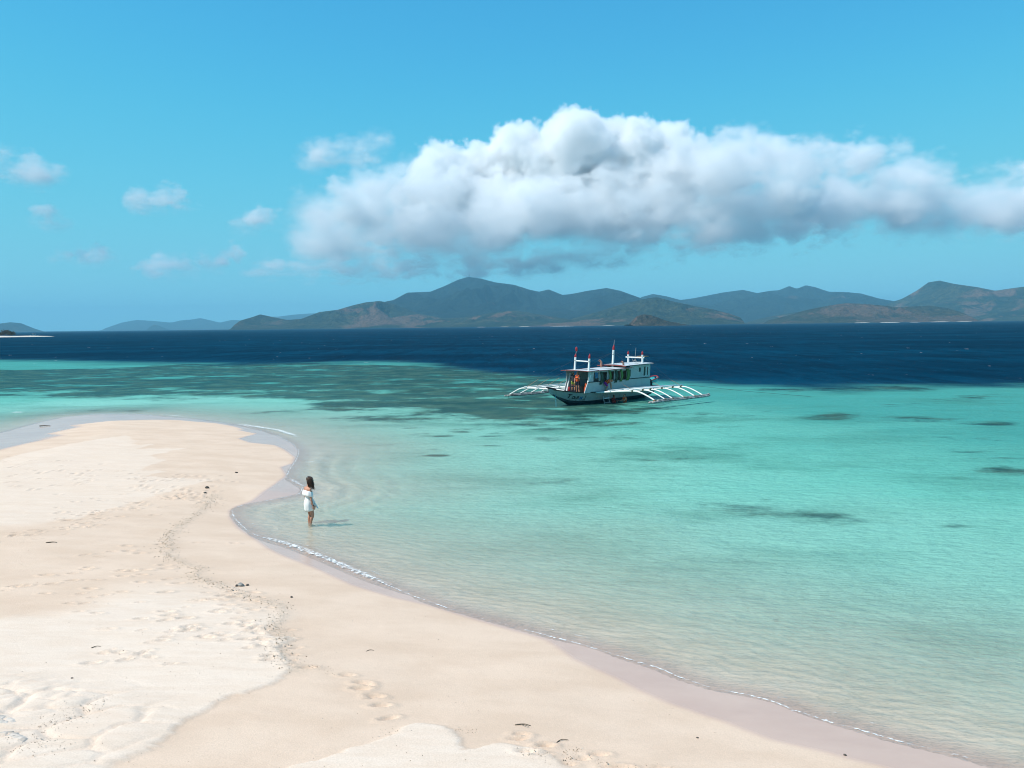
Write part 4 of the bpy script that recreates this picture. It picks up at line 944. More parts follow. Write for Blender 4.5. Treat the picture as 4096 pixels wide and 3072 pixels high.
# ---------------------------------------------------------------- people
SKIN = paint('skin_tan', (0.46, 0.22, 0.14), 0.55, 0.07, 5.0)
SKINB = paint('skin_brown', (0.24, 0.11, 0.065), 0.55, 0.08, 5.0)
HAIRM = paint('hair_dark', (0.050, 0.024, 0.013), 0.45, 0.5, 30.0, 0.5)
HAIRF = paint('hair_fair', (0.25, 0.14, 0.07), 0.6, 0.3, 25.0)
VEST = paint('vest_orange', (0.90, 0.12, 0.018), 0.7, 0.08, 6.0)
STRAP = paint('strap_black', (0.012, 0.012, 0.013), 0.7, 0.1)
def remeshed(name, segs, voxel, mat, parent, smooth=3):
    """one continuous skin over tapered limbs: segs are (p0, r0, p1, r1) or ('ball', c, (rx, ry, rz))"""
    b = MB()
    for q in segs:
        if isinstance(q[0], str): b.ball(q[1], q[2], 16, 10, R=q[3] if len(q) > 3 else None); continue
        p0, r0, p1, r1 = q
        p0, p1 = np.array(p0, float), np.array(p1, float); d = p1 - p0; L = np.linalg.norm(d) + 1e-9; d = d / L
        pts, rad = [], []
        for a in np.linspace(-math.pi / 2, 0, 5)[:-1] + 0.05: pts.append(p0 + d * r0 * math.sin(a)); rad.append(r0 * math.cos(a))
        pts += [p0, p0 + d * L * 0.5, p1]; rad += [r0, (r0 + r1) / 2, r1]
        for a in np.linspace(0, math.pi / 2, 5)[1:] - 0.05: pts.append(p1 + d * r1 * math.sin(a)); rad.append(r1 * math.cos(a))
        b.tube(pts, rad, 14)
    me = b.mesh(name)
    tmp = bpy.data.objects.new(name, me); col.objects.link(tmp)
    rm = tmp.modifiers.new('r', 'REMESH'); rm.mode = 'VOXEL'; rm.voxel_size = voxel; rm.use_smooth_shade = True
    sm = tmp.modifiers.new('s', 'SMOOTH'); sm.iterations = smooth; sm.factor = 0.5
    m2 = bpy.data.meshes.new_from_object(tmp.evaluated_get(bpy.context.evaluated_depsgraph_get()))
    bpy.data.objects.remove(tmp); bpy.data.meshes.remove(me)
    return link_mesh(name, m2, mat, parent, True)
def hand(wrist, direction, palm_n, side, curl=0.5, sc=1.0):
    """palm and five fingers of unequal length, thumb from the palm's side"""
    w = np.array(wrist, float); d = np.array(direction, float); d /= np.linalg.norm(d)
    n = np.array(palm_n, float); n -= d * (n @ d); n /= np.linalg.norm(n); s = np.cross(d, n) * side
    segs = [(w, 0.025 * sc, w + d * 0.05 * sc, 0.030 * sc)]
    for k in (-1, 0, 1): segs.append((w + d * 0.02 * sc + s * 0.014 * k * sc, 0.017 * sc, w + d * 0.082 * sc + s * 0.022 * k * sc, 0.014 * sc))
    for k, L in zip((-1.5, -0.5, 0.5, 1.5), (0.060, 0.076, 0.082, 0.072)):
        a0 = w + d * 0.085 * sc + s * k * 0.017 * sc
        a1 = a0 + (d * math.cos(curl * 0.6) + n * math.sin(curl * 0.6)) * L * 0.5 * sc
        a2 = a1 + (d * math.cos(curl * 1.6) + n * math.sin(curl * 1.6)) * L * 0.5 * sc
        segs += [(a0, 0.0095 * sc, a1, 0.0088 * sc), (a1, 0.0088 * sc, a2, 0.0075 * sc)]
    t0 = w + d * 0.025 * sc + s * 0.028 * sc; t1 = t0 + (d * 0.7 + s * 0.6 + n * 0.3) * 0.045 * sc; t2 = t1 + (d * 0.9 + s * 0.15 + n * 0.35) * 0.032 * sc
    segs += [(t0, 0.014 * sc, t1, 0.011 * sc), (t1, 0.011 * sc, t2, 0.009 * sc)]
    return segs
def face(c, fwd, up, r=0.1):
    """nose, brow, jaw, ears on a head centred at c"""
    c = np.array(c, float); f = np.array(fwd, float); f /= np.linalg.norm(f); u = np.array(up, float); u -= f * (u @ f); u /= np.linalg.norm(u); s = np.cross(f, u)
    R = np.stack([s, f, u], 1)
    k = r / 0.1
    return [('ball', c + u * 0.02 * k, (0.076 * k, 0.094 * k, 0.098 * k), R), ('ball', c - u * 0.045 * k + f * 0.02 * k, (0.060 * k, 0.072 * k, 0.070 * k), R),
            (c + f * 0.088 * k + u * 0.012 * k, 0.010 * k, c + f * 0.104 * k - u * 0.022 * k, 0.014 * k), (c + f * 0.078 * k - u * 0.062 * k + s * 0.02 * k, 0.011 * k, c + f * 0.078 * k - u * 0.062 * k - s * 0.02 * k, 0.011 * k),
            ('ball', c + s * 0.078 * k - f * 0.01 * k, (0.012 * k, 0.022 * k, 0.032 * k), R), ('ball', c - s * 0.078 * k - f * 0.01 * k, (0.012 * k, 0.022 * k, 0.032 * k), R),
            (c + f * 0.05 * k - u * 0.095 * k, 0.028 * k, c + f * 0.05 * k - u * 0.095 * k + s * 0.001, 0.028 * k)]
def face_marks(parent, c, fwd, up, r, skin_eye=True, glasses=None):
    c = np.array(c, float); f = np.array(fwd, float); f /= np.linalg.norm(f); u = np.array(up, float); u -= f * (u @ f); u /= np.linalg.norm(u); s = np.cross(f, u); k = r / 0.1
    R = np.stack([s, f, u], 1)
    if glasses is None:
        for q in (-1, 1): MB().ball(c + f * 0.083 * k + s * 0.031 * q * k + u * 0.012 * k, np.array((0.013, 0.010, 0.008)) * k, 8, 6, R=R).build('eye', STRAP, parent, True)
    else:
        b = MB()
        for q in (-1, 1): b.ball(c + f * 0.093 * k + s * 0.034 * q * k + u * 0.010 * k, np.array((0.031, 0.010, 0.025)) * k, 12, 8, R=R)
        for q in (-1, 1): b.tube([c + f * 0.09 * k + s * 0.062 * q * k + u * 0.014 * k, c + s * 0.084 * q * k - f * 0.015 * k + u * 0.014 * k], 0.005 * k, 5)
        b.tube([c + f * 0.10 * k + s * 0.012 * k + u * 0.014 * k, c + f * 0.10 * k - s * 0.012 * k + u * 0.014 * k], 0.004 * k, 5)
        b.build('sunglasses', glasses, parent, True)
    MB().ball(c + f * 0.090 * k - u * 0.062 * k, np.array((0.024, 0.008, 0.008)) * k, 8, 6, R=R).build('mouth', paint('lips', (0.35, 0.09, 0.07), 0.5), parent, True)

# --- woman standing in the shallows (x right, y away from the camera, z up from the water)
wpos = on_z(1240, 2092, 0.0)
woman = empty('person', (wpos[0], wpos[1], 0.0))
tag(woman, 'woman with long dark hair in a white off-shoulder dress standing ankle-deep in the shallows', 'person')
Fd = np.array([0.80, 0.60, 0.0]); Rd = np.array([0.60, -0.80, 0.0]); UZ = np.array([0, 0, 1.0])
def wv(u, v, z): return np.array([u, v, z], float)
GZ = -0.13
chest = wv(-0.045, 0.0, 1.05); neck0 = wv(-0.035, 0.0, 1.17); neck1 = wv(0.0, 0.01, 1.26); head = wv(0.035, 0.02, 1.375)
shR, shL = wv(0.055, -0.125, 1.115), wv(-0.145, 0.135, 1.125)
waist = wv(-0.02, 0.0, 0.85); pelvis = wv(0.0, 0.0, 0.67)
hipR, hipL = pelvis + Rd * 0.085 - UZ * 0.03, pelvis - Rd * 0.085 - UZ * 0.03
kneeR, kneeL = wv(0.100, -0.05, 0.245), wv(-0.005, 0.07, 0.255)
ankR, ankL = wv(0.030, -0.06, -0.05), wv(-0.035, 0.055, -0.05)
elR, elL = wv(0.105, -0.19, 0.80), wv(-0.175, 0.20, 0.84)
wrR, wrL = wv(0.155, -0.18, 0.605), wv(-0.06, 0.26, 0.66)
hf = Fd * 0.72 - UZ * 0.20 + Rd * 0.62
segs = [('ball', chest, (0.150, 0.105, 0.15), np.stack([Rd, Fd, UZ], 1)), ('ball', chest + Fd * 0.07 + Rd * 0.06 - UZ * 0.04, (0.06, 0.055, 0.06)), ('ball', chest + Fd * 0.07 - Rd * 0.06 - UZ * 0.04, (0.06, 0.055, 0.06)),
        (chest - UZ * 0.08, 0.115, waist, 0.098), (waist, 0.098, pelvis, 0.125), ('ball', pelvis - Fd * 0.045 - UZ * 0.03, (0.135, 0.10, 0.11), np.stack([Rd, Fd, UZ], 1)),
        (neck0, 0.052, neck1, 0.046), (neck0 - UZ * 0.02, 0.06, shR, 0.048), (neck0 - UZ * 0.02, 0.06, shL, 0.048),
        (shR, 0.046, elR, 0.036), (elR, 0.036, wrR, 0.024), (shL, 0.046, elL, 0.036), (elL, 0.036, wrL, 0.024),
        (hipR, 0.088, kneeR, 0.054), (kneeR, 0.054, kneeR + (ankR - kneeR) * 0.35 - Fd * 0.018, 0.052), (kneeR + (ankR - kneeR) * 0.35 - Fd * 0.018, 0.052, ankR, 0.034), (hipL, 0.088, kneeL, 0.054), (kneeL, 0.054, kneeL + (ankL - kneeL) * 0.35 - Fd * 0.018, 0.052), (kneeL + (ankL - kneeL) * 0.35 - Fd * 0.018, 0.052, ankL, 0.034),
        (ankR - UZ * 0.04, 0.036, ankR + Fd * 0.13 - UZ * 0.055, 0.027), (ankL - UZ * 0.04, 0.036, ankL + Fd * 0.13 - UZ * 0.055, 0.027)]
segs += face(head, hf, UZ, 0.100) + hand(wrR, wv(0.25, 0.1, -1), -Rd * 0.8 + Fd * 0.2, 1, 0.6) + hand(wrL, wv(0.3, 0.2, -1), Rd, -1, 0.6)
remeshed('body', segs, 0.0075, SKIN, woman, 4)
face_marks(woman, head, hf, UZ, 0.1, glasses=paint('sunglass_black', (0.012, 0.010, 0.010), 0.15, 0.1))
# dress: gathered bodice, fitted skirt with an overlapping front panel
t = NT('dress_cloth'); v_ = t.coord('Object')
DRESS = t.done(t.principled(t.mix(t.rng(t.noise(v_, 9, 4), 0.3, 0.7), (0.76, 0.745, 0.71), (0.84, 0.825, 0.79)), 0.85, 0.1, t.bump(t.noise(t.coord('Object', (30, 30, 5)), 1.0, 4), 0.35, 0.02)))
def ring(c, a, bq, n=40, fold=0.0, ph=0.0, nf=9, zt=0.0):
    out = []
    for i in range(n):
        th = 2 * math.pi * i / n; f = 1 + fold * math.sin(nf * th + ph) + fold * 0.5 * math.sin(nf * 2.3 * th + ph * 2)
        out.append(np.array(c) + Rd * a * f * math.cos(th) + Fd * bq * f * math.sin(th) + UZ * zt * math.sin(th))
    return out
d_ = MB()
body_rings = [ring(wv(-0.05, 0, 1.06), 0.150, 0.110, fold=0.01), ring(wv(-0.045, 0, 1.00), 0.155, 0.125, fold=0.015), ring(wv(-0.035, 0, 0.93), 0.142, 0.120, fold=0.02, ph=1), ring(waist, 0.118, 0.108, fold=0.015, ph=2),
    ring(wv(-0.012, 0, 0.78), 0.138, 0.130, fold=0.015), ring(wv(-0.012, -0.003, 0.70), 0.160, 0.158, fold=0.012), ring(wv(-0.006, -0.004, 0.62), 0.172, 0.172, fold=0.015, ph=0.6), ring(wv(0.004, 0, 0.54), 0.172, 0.172, fold=0.028, ph=0.9),
    ring(wv(0.012, 0, 0.47), 0.165, 0.170, fold=0.04, ph=1.2, zt=0.02), ring(wv(0.016, 0, 0.425), 0.160, 0.168, fold=0.05, ph=1.4, zt=0.03)]
d_.loft(body_rings, cap=False)
dress = d_.build('dress', DRESS, woman, True)
so = dress.modifiers.new('s', 'SOLIDIFY'); so.thickness = 0.006
r_ = MB()   # off-shoulder ruffle round chest and upper arms
zc = 1.03
rf_r = []
for q, (a, bq, z) in enumerate([(0.212, 0.122, 1.062), (0.232, 0.136, 1.04), (0.250, 0.142, 0.99), (0.262, 0.150, 0.94), (0.262, 0.148, 0.90), (0.250, 0.135, 0.885)]):
    rf_r.append(ring(wv(-0.048, 0.0, z), a, bq, 64, 0.012 + 0.022 * q / 5, 0.7 * q * 0.3, 9, -0.035))
r_.loft(rf_r, cap=False)
rfo = r_.build('ruffle', DRESS, woman, True); so = rfo.modifiers.new('s', 'SOLIDIFY'); so.thickness = 0.006
p_ = MB()   # loose front panel blown forward
pr = []
for q in np.linspace(0, 1, 10):
    z = 0.86 - 0.39 * q; out = 0.10 + 0.165 * q; wd = 0.10 + 0.07 * q
    pr.append([wv(-0.02 + 0.03 * q, 0, z) + Fd * (out - 0.05 * abs(s) ** 2 + 0.010 * math.sin(9 * s + 3 * q)) + Rd * wd * s - UZ * 0.02 * s * s for s in np.linspace(-1, 1, 17)])
p_.loft(pr, closed=False, cap=False)
po = p_.build('front_panel', DRESS, woman, True); so = po.modifiers.new('s', 'SOLIDIFY'); so.thickness = 0.005
# long wavy hair: cap plus strands falling and blown to the right
rngH = np.random.default_rng(5)
hs = MB(); hfn = hf / np.linalg.norm(hf); hsd = np.cross(hfn, UZ); hsd /= np.linalg.norm(hsd)
hs.ball(head + UZ * 0.038 - hfn * 0.022, (0.094, 0.108, 0.108), 20, 14, R=np.stack([hsd, hfn, UZ], 1))
for i in range(620):
    th = rngH.uniform(-2.5, 2.5)                       # angle from the back of the head
    p0 = head + UZ * rngH.uniform(0.05, 0.13) + (-hfn * math.cos(th) + hsd * math.sin(th)) * rngH.uniform(0.03, 0.085)
    side = math.sin(th); L = rngH.uniform(0.20, 0.33) if side > -0.2 else rngH.uniform(0.13, 0.24)
    fall = wv(0.10 + 0.10 * rngH.random(), -0.02, -1.0) if side > -0.2 else wv(-0.02, 0.02, -1.0)
    fwd_pull = (hfn * 0.55 + hsd * 0.25) * max(0, side) * rngH.uniform(0.3, 1.0)
    ro = (-hfn * math.cos(th) + hsd * math.sin(th))
    pts = []
    for q in np.linspace(0, 1, 7):
        wob = rngH.normal(0, 0.007, 3) * q
        pts.append(p0 + ro * 0.040 * math.sin(min(1, q * 2) * 1.5) + (fall * L + fwd_pull * 0.16) * q + wob + hsd * 0.010 * math.sin(q * 9 + i))
    hs.tube(pts, [0.006, 0.0065, 0.006, 0.0055, 0.005, 0.004, 0.0015], 4)
hs.build('hair', HAIRM, woman, True)
MB().tube([wrR + wv(0, 0, 0.01), wrR + wv(0.004, 0, -0.008)], 0.030, 14).build('wristband', STRAP, woman, True)

# --- people on and beside the boat: local x = direction faced, built in boat-independent axes then turned
def man(label, loc, yaw, pose, shirt=None, shorts=None, vest=None, hair=None, cap=None, skin=SKIN, under=None, legs2=None, sc=0.94):
    """pose: dict of joints in metres (x forward, y left, z up from loc)"""
    e = empty('person', tuple(loc), (0, 0, yaw)); tag(e, label, 'person'); e.scale = (sc,) * 3
    J = {k_: np.array(v, float) for k_, v in pose.items()}
    fw = J['face']; up = J.get('up', UZ)
    tors = J['neck'] - J['pelvis']; tors = tors / np.linalg.norm(tors)
    side = np.array([0, 1.0, 0]); fr = np.cross(side, tors); fr /= np.linalg.norm(fr)
    R = np.stack([fr, side, tors], 1)
    ch = J['neck'] - tors * 0.20
    segs = [('ball', ch, (0.12, 0.175, 0.20), R), (ch - tors * 0.1, 0.13, J['pelvis'], 0.135), ('ball', J['pelvis'], (0.12, 0.155, 0.12), R), (J['neck'] - tors * 0.03, 0.06, J['head'] - np.array(up) * 0.07, 0.052)]
    for q in ('L', 'R'):
        segs += [(J['neck'] - tors * 0.06, 0.07, J['sh' + q], 0.058), (J['sh' + q], 0.055, J['el' + q], 0.042), (J['el' + q], 0.042, J['wr' + q], 0.028)]
        segs += [(J['hip' + q], 0.088, J['kn' + q], 0.060), (J['kn' + q], 0.060, J['kn' + q] * 0.65 + J['an' + q] * 0.35 - fr * 0.015, 0.058), (J['kn' + q] * 0.65 + J['an' + q] * 0.35 - fr * 0.015, 0.058, J['an' + q], 0.038), (J['an' + q] - UZ * 0.035, 0.042, J['an' + q] + np.array([0.16, 0, -0.05]), 0.032)]
        dr = J['wr' + q] - J['el' + q]; segs += hand(J['wr' + q], dr, fr if abs(dr[2]) > 0.1 else -UZ, 1 if q == 'L' else -1, 0.7, 1.1)
    segs += face(J['head'], fw, up, 0.108)
    remeshed('body', segs, 0.0115, skin, e, 3)
    face_marks(e, J['head'], fw, up, 0.108)
    def wrapc(name, sg, mat): return remeshed(name, sg, 0.014, mat, e, 4)
    g = 0.016
    if shirt:
        sg = [('ball', ch, (0.12 + g, 0.175 + g, 0.20 + g), R), (ch - tors * 0.1, 0.13 + g * 1.3, J['pelvis'] + tors * 0.02, 0.135 + g)]
        for q in ('L', 'R'): sg += [(J['neck'] - tors * 0.08, 0.075, J['sh' + q], 0.058 + g), (J['sh' + q], 0.055 + g, J['sh' + q] * 0.1 + J['el' + q] * 0.9 if shirt[1] else J['sh' + q] * 0.55 + J['el' + q] * 0.45, 0.046 + g)]
        wrapc('shirt', sg, shirt[0])
    if shorts:
        sg = [('ball', J['pelvis'], (0.12 + g, 0.155 + g, 0.13 + g), R)]
        for q in ('L', 'R'): sg += [(J['hip' + q], 0.092 + g, J['hip' + q] * (1 - shorts[1]) + J['kn' + q] * shorts[1], 0.078 + g)]
        wrapc('shorts', sg, shorts[0])
    if legs2:
        for q in ('L', 'R'): wrapc('legging', [(J['kn' + q] * 0.9 + J['hip' + q] * 0.1, 0.066 + 0.008, J['kn' + q], 0.066), (J['kn' + q], 0.066, J['an' + q], 0.046)], legs2)
    if vest:
        sg = [('ball', ch - tors * 0.02, (0.12 + 0.05, 0.175 + 0.03, 0.19), R), (ch - tors * 0.08, 0.165, J['pelvis'] + tors * 0.10, 0.165)]
        for q in ('L', 'R'): sg += [(J['sh' + q] * 0.7 + J['neck'] * 0.3 + fr * 0.09, 0.05, J['sh' + q] * 0.7 + J['neck'] * 0.3 + tors * 0.055, 0.045), (J['sh' + q] * 0.7 + J['neck'] * 0.3 + tors * 0.055, 0.045, J['sh' + q] * 0.7 + J['neck'] * 0.3 - fr * 0.09, 0.05)]
        vo = wrapc('life_vest', sg, vest)
        for hh in (-0.02, -0.15):
            c = ch + tors * hh
            pts = [c + fr * 0.178 * math.cos(a) + side * 0.212 * math.sin(a) for a in np.linspace(0, 2 * math.pi, 25)]
            MB().tube(pts, 0.016, 5).build('strap', STRAP, vo)
    hm = hair or HAIRM
    up_ = np.array(up); fwn = np.array(fw) / np.linalg.norm(fw); sdn = np.cross(fwn, up_)
    if cap:
        co = MB(); co.ball(J['head'] + up_ * 0.045 - fwn * 0.005, (0.092, 0.112, 0.088), 16, 10, R=np.stack([sdn, fwn, up_], 1)).build('cap', cap, e, True)
        MB().ball(J['head'] + up_ * 0.045 + fwn * 0.13, (0.075, 0.075, 0.012), 12, 6, R=np.stack([sdn, fwn, up_], 1)).build('cap_brim', cap, e, True)
    MB().ball(J['head'] + up_ * 0.038 - fwn * 0.024, (0.089, 0.100, 0.095) if not cap else (0.087, 0.098, 0.075), 16, 10, R=np.stack([sdn, fwn, up_], 1)).build('hair', hm, e, True)
    return e
STAND = dict(pelvis=(0, 0, 0.93), neck=(0.0, 0, 1.46), head=(0.02, 0, 1.63), face=(1, 0, -0.05), shL=(0, 0.19, 1.40), shR=(0, -0.19, 1.40), elL=(0.03, 0.25, 1.12), elR=(0.03, -0.25, 1.12), wrL=(0.12, 0.22, 0.88), wrR=(0.12, -0.22, 0.88),
    hipL=(0, 0.09, 0.90), hipR=(0, -0.09, 0.90), knL=(0.03, 0.10, 0.50), knR=(0.02, -0.10, 0.50), anL=(-0.01, 0.11, 0.08), anR=(-0.02, -0.11, 0.08))
CHAR = paint('shirt_charcoal', (0.030, 0.036, 0.045), 0.85, 0.15)
SHORTG = paint('shorts_lime', (0.28, 0.34, 0.05), 0.8, 0.35, 9.0)
CAPW = paint('cap_white', (0.66, 0.70, 0.72), 0.8, 0.06)
NAVY = paint('shorts_navy', (0.015, 0.02, 0.035), 0.8, 0.2)
PURP = paint('shorts_purple', (0.26, 0.018, 0.22), 0.7, 0.3, 8.0)
DKRED = paint('vest_dark_red', (0.34, 0.018, 0.012), 0.7, 0.15)
BLUE = paint('shirt_blue', (0.03, 0.13, 0.30), 0.8, 0.15)
DECKZ = 0.90
YB = BA + math.pi                          # facing the bow
p1 = dict(STAND); p1.update(elL=(0.10, 0.24, 1.16), wrL=(0.24, 0.10, 1.26), elR=(0.10, -0.24, 1.16), wrR=(0.26, -0.06, 1.28), face=(1, 0.25, -0.1), anL=(0.02, 0.12, 0.08), anR=(-0.02, -0.12, 0.08))
man('man in white cap, charcoal shirt and lime shorts standing on the bow deck', bw(1.12, -0.50, DECKZ), YB - 2.6, p1, shirt=(CHAR, True), shorts=(SHORTG, 0.42), cap=CAPW, legs2=NAVY)
p2 = dict(STAND); p2.update(elL=(0.14, 0.22, 1.18), wrL=(0.20, 0.08, 1.42), elR=(0.08, -0.25, 1.14), wrR=(0.20, -0.20, 0.92))
man('bare-headed person in an orange life vest standing beside the man in the white cap', bw(0.98, 0.08, DECKZ), YB + 0.35, p2, shirt=(CHAR, False), shorts=(NAVY, 0.55), vest=VEST, hair=HAIRF)
p3 = dict(pelvis=(-0.12, 0, 0.70), neck=(0.30, 0, 0.92), head=(0.44, 0, 0.90), face=(0.6, 0, -0.8), up=(0.8, 0, 0.6), shL=(0.27, 0.18, 0.88), shR=(0.27, -0.18, 0.88), elL=(0.34, 0.22, 0.58), elR=(0.36, -0.22, 0.58), wrL=(0.36, 0.18, 0.32), wrR=(0.38, -0.18, 0.32),
    hipL=(-0.12, 0.09, 0.68), hipR=(-0.12, -0.09, 0.68), knL=(0.06, 0.12, 0.40), knR=(0.06, -0.12, 0.40), anL=(-0.10, 0.12, 0.08), anR=(-0.10, -0.12, 0.08))
man('fair-haired person in orange vest and purple shorts bending over the side deck by the ladder', bw(3.02, 1.38, 0.97), BA - 0.75, p3, shorts=(PURP, 0.7), vest=VEST, hair=HAIRF)
SWIM = dict(STAND); SWIM.update(elL=(0.22, 0.20, 1.18), wrL=(0.44, 0.12, 1.24), elR=(0.22, -0.20, 1.18), wrR=(0.44, -0.10, 1.24))
man('person in dark red vest in the water between the ladder and the man in orange', bw(3.45, 1.75, -0.98), BA - 0.2, SWIM, shirt=(CHAR, False), shorts=(NAVY, 0.5), vest=DKRED, skin=SKINB)
man('man in bright orange life vest standing waist-deep beside the hull', bw(4.40, 2.10, -0.98), BA + math.pi - 0.3, SWIM, shorts=(NAVY, 0.5), vest=VEST)
p6 = dict(STAND); sit = np.array([0, 0, 0.42])
p6.update(pelvis=(0, 0, 0.50), neck=(0.05, 0, 1.02), head=(0.08, 0, 1.20), shL=(0.05, 0.18, 0.97), shR=(0.05, -0.18, 0.97), elL=(0.12, 0.23, 0.72), elR=(0.12, -0.23, 0.72), wrL=(0.30, 0.15, 0.62), wrR=(0.30, -0.15, 0.62), hipL=(0.02, 0.09, 0.48), hipR=(0.02, -0.09, 0.48), knL=(0.42, 0.11, 0.48), knR=(0.42, -0.11, 0.48), anL=(0.42, 0.11, 0.08), anR=(0.42, -0.11, 0.08))
man('person in blue shirt seated inside the cabin behind the front window', bw(1.95, 0.62, 0.90), BA + 0.2, p6, shirt=(BLUE, False), shorts=(NAVY, 0.6))
# orange paddle-board bag leaning by the cabin door and a fire extinguisher
bag = empty('dry_bag', tuple(bw(1.40, 0.52, DECKZ)), (0, 0.10, BA)); tag(bag, 'tall orange bag leaning against the cabin front on the bow deck', 'bag')
rg = [[(0.10 * f * math.cos(a), 0.17 * f * math.sin(a), z) for a in np.linspace(0, 2 * math.pi, 13)[:-1]] for z, f in ((0.0, 0.5), (0.08, 0.9), (0.3, 1.05), (0.55, 0.95), (0.72, 0.7), (0.80, 0.25))]
MB().loft(rg).build('sack', paint('bag_orange', (0.62, 0.09, 0.02), 0.7, 0.2, 5.0), bag, True)
MB().tube([(0.11, -0.05, 0.2), (0.14, 0, 0.4), (0.11, 0.05, 0.62)], 0.014, 6).build('strap', STRAP, bag)
ext = empty('fire_extinguisher', tuple(bw(1.02, -0.86, DECKZ))); tag(ext, 'small red extinguisher at the foot of the raked bow post', 'extinguisher')
MB().tube([(0, 0, 0), (0, 0, 0.03), (0, 0, 0.38), (0, 0, 0.44)], [0.06, 0.075, 0.075, 0.03], 12).build('cylinder', RED, ext, True)
MB().tube([(0, 0, 0.44), (0.0, 0, 0.48), (0.09, 0, 0.50)], 0.018, 6).build('handle', BLACK, ext)

# ---------------------------------------------------------------- small things on the sand
def on_sand(px, py):
    z = 0.5
    for _ in range(4):
        p = on_z(px, py, z); z = ground_z(p[0], p[1])
    return np.array([p[0], p[1], z])
DRIFT = paint('driftwood', (0.10, 0.075, 0.05), 0.9, 0.35, 20.0, 0.3)
LEAFB = paint('dead_leaf', (0.13, 0.085, 0.045), 0.9, 0.3, 20.0)
CORAL = paint('coral_grey', (0.30, 0.28, 0.25), 0.9, 0.35, 30.0, 0.5)
DARKST = paint('stone_dark', (0.075, 0.065, 0.055), 0.9, 0.35, 25.0, 0.5)
def stick(px, py, L, ang, bend, r, label, branch=False):
    p = on_sand(px, py); e = empty('driftwood_stick', (p[0], p[1], p[2] + r * 0.6), (0, 0, ang)); tag(e, label, 'stick', 'sticks washed up on the sand')
    pts = cr([(-L / 2, 0, 0.0), (-L / 6, bend * 0.8, 0.01), (L / 6, bend, 0.012), (L / 2, bend * 0.2, 0.0)], 5)
    MB().tube(pts, np.linspace(r, r * 0.4, len(pts)).tolist(), 6).build('stem', DRIFT, e, True)
    if branch: MB().tube([pts[6], pts[6] + np.array([0.06, -0.07, 0.02]), pts[6] + np.array([0.13, -0.10, 0.01])], [r * 0.6, r * 0.4, r * 0.2], 5).build('twig', DRIFT, e, True)
stick(2249, 2969, 0.22, 0.5, 0.045, 0.009, 'curved dark stick near the bottom centre of the beach')
stick(2091, 2903, 0.24, -0.12, 0.02, 0.010, 'forked dark stick above the curved stick at the bottom of the beach', True)
stick(206, 2172, 0.30, 0.1, 0.02, 0.018, 'short thick driftwood stick on the left of the beach')
stick(384, 2590, 0.16, 0.5, 0.02, 0.009, 'small dark stick on the bright sand at lower left')
stick(1480, 2605, 0.15, 0.3, 0.03, 0.007, 'thin curved stick on the damp sand at lower centre')
stick(180, 1705, 0.7, 0.0, 0.03, 0.04, 'dark log lying in the wet sand at the far end of the spit')
def stone(px, py, r, seed, mat, label, cat='stone', name='stone'):
    p = on_sand(px, py); rng = np.random.default_rng(seed)
    b = MB(); b.ball((0, 0, 0), (r, r * 0.8, r * 0.6), 10, 7)
    b.v = [tuple(np.array(v) * (1 + 0.25 * rng.normal())) if 0 else tuple(np.array(v) * (1 + 0.18 * math.sin(9 * v[0] / r * 0.5 + seed) * math.cos(7 * v[1] / r * 0.5 + seed))) for v in b.v]
    o = b.build(name, mat, None, True); o.location = (p[0], p[1], p[2] + r * 0.3); o.rotation_euler = (0, 0, rng.uniform(0, 6)); tag(o, label, cat); return o
stone(962, 2343, 0.085, 1, CORAL, 'grey stone on the wrack line inside the beach curve')
stone(948, 2345, 0.05, 2, DARKST, 'small dark stone beside the grey stone on the wrack line')
stone(990, 2342, 0.04, 3, DARKST, 'dark pebble just right of the grey stone on the wrack line')
stone(828, 1953, 0.09, 4, DARKST, 'dark stone at the end of the trampled strip of sand')
stone(820, 1973, 0.08, 5, DARKST, 'dark stone just below the end of the trampled strip of sand')
stone(945, 1892, 0.06, 6, DARKST, 'lone dark pebble on smooth sand behind the woman')
stone(288, 2714, 0.022, 7, DARKST, 'tiny dark pebble among the sand ripples at lower left')
stone(1166, 2390, 0.035, 8, DARKST, 'dark pebble on damp sand right of the wrack line')
stone(3380, 3022, 0.025, 9, DARKST, 'tiny dark pebble on the wet sand at lower right')
stone(2790, 2952, 0.02, 10, DARKST, 'tiny dark pebble on dry sand at lower right')
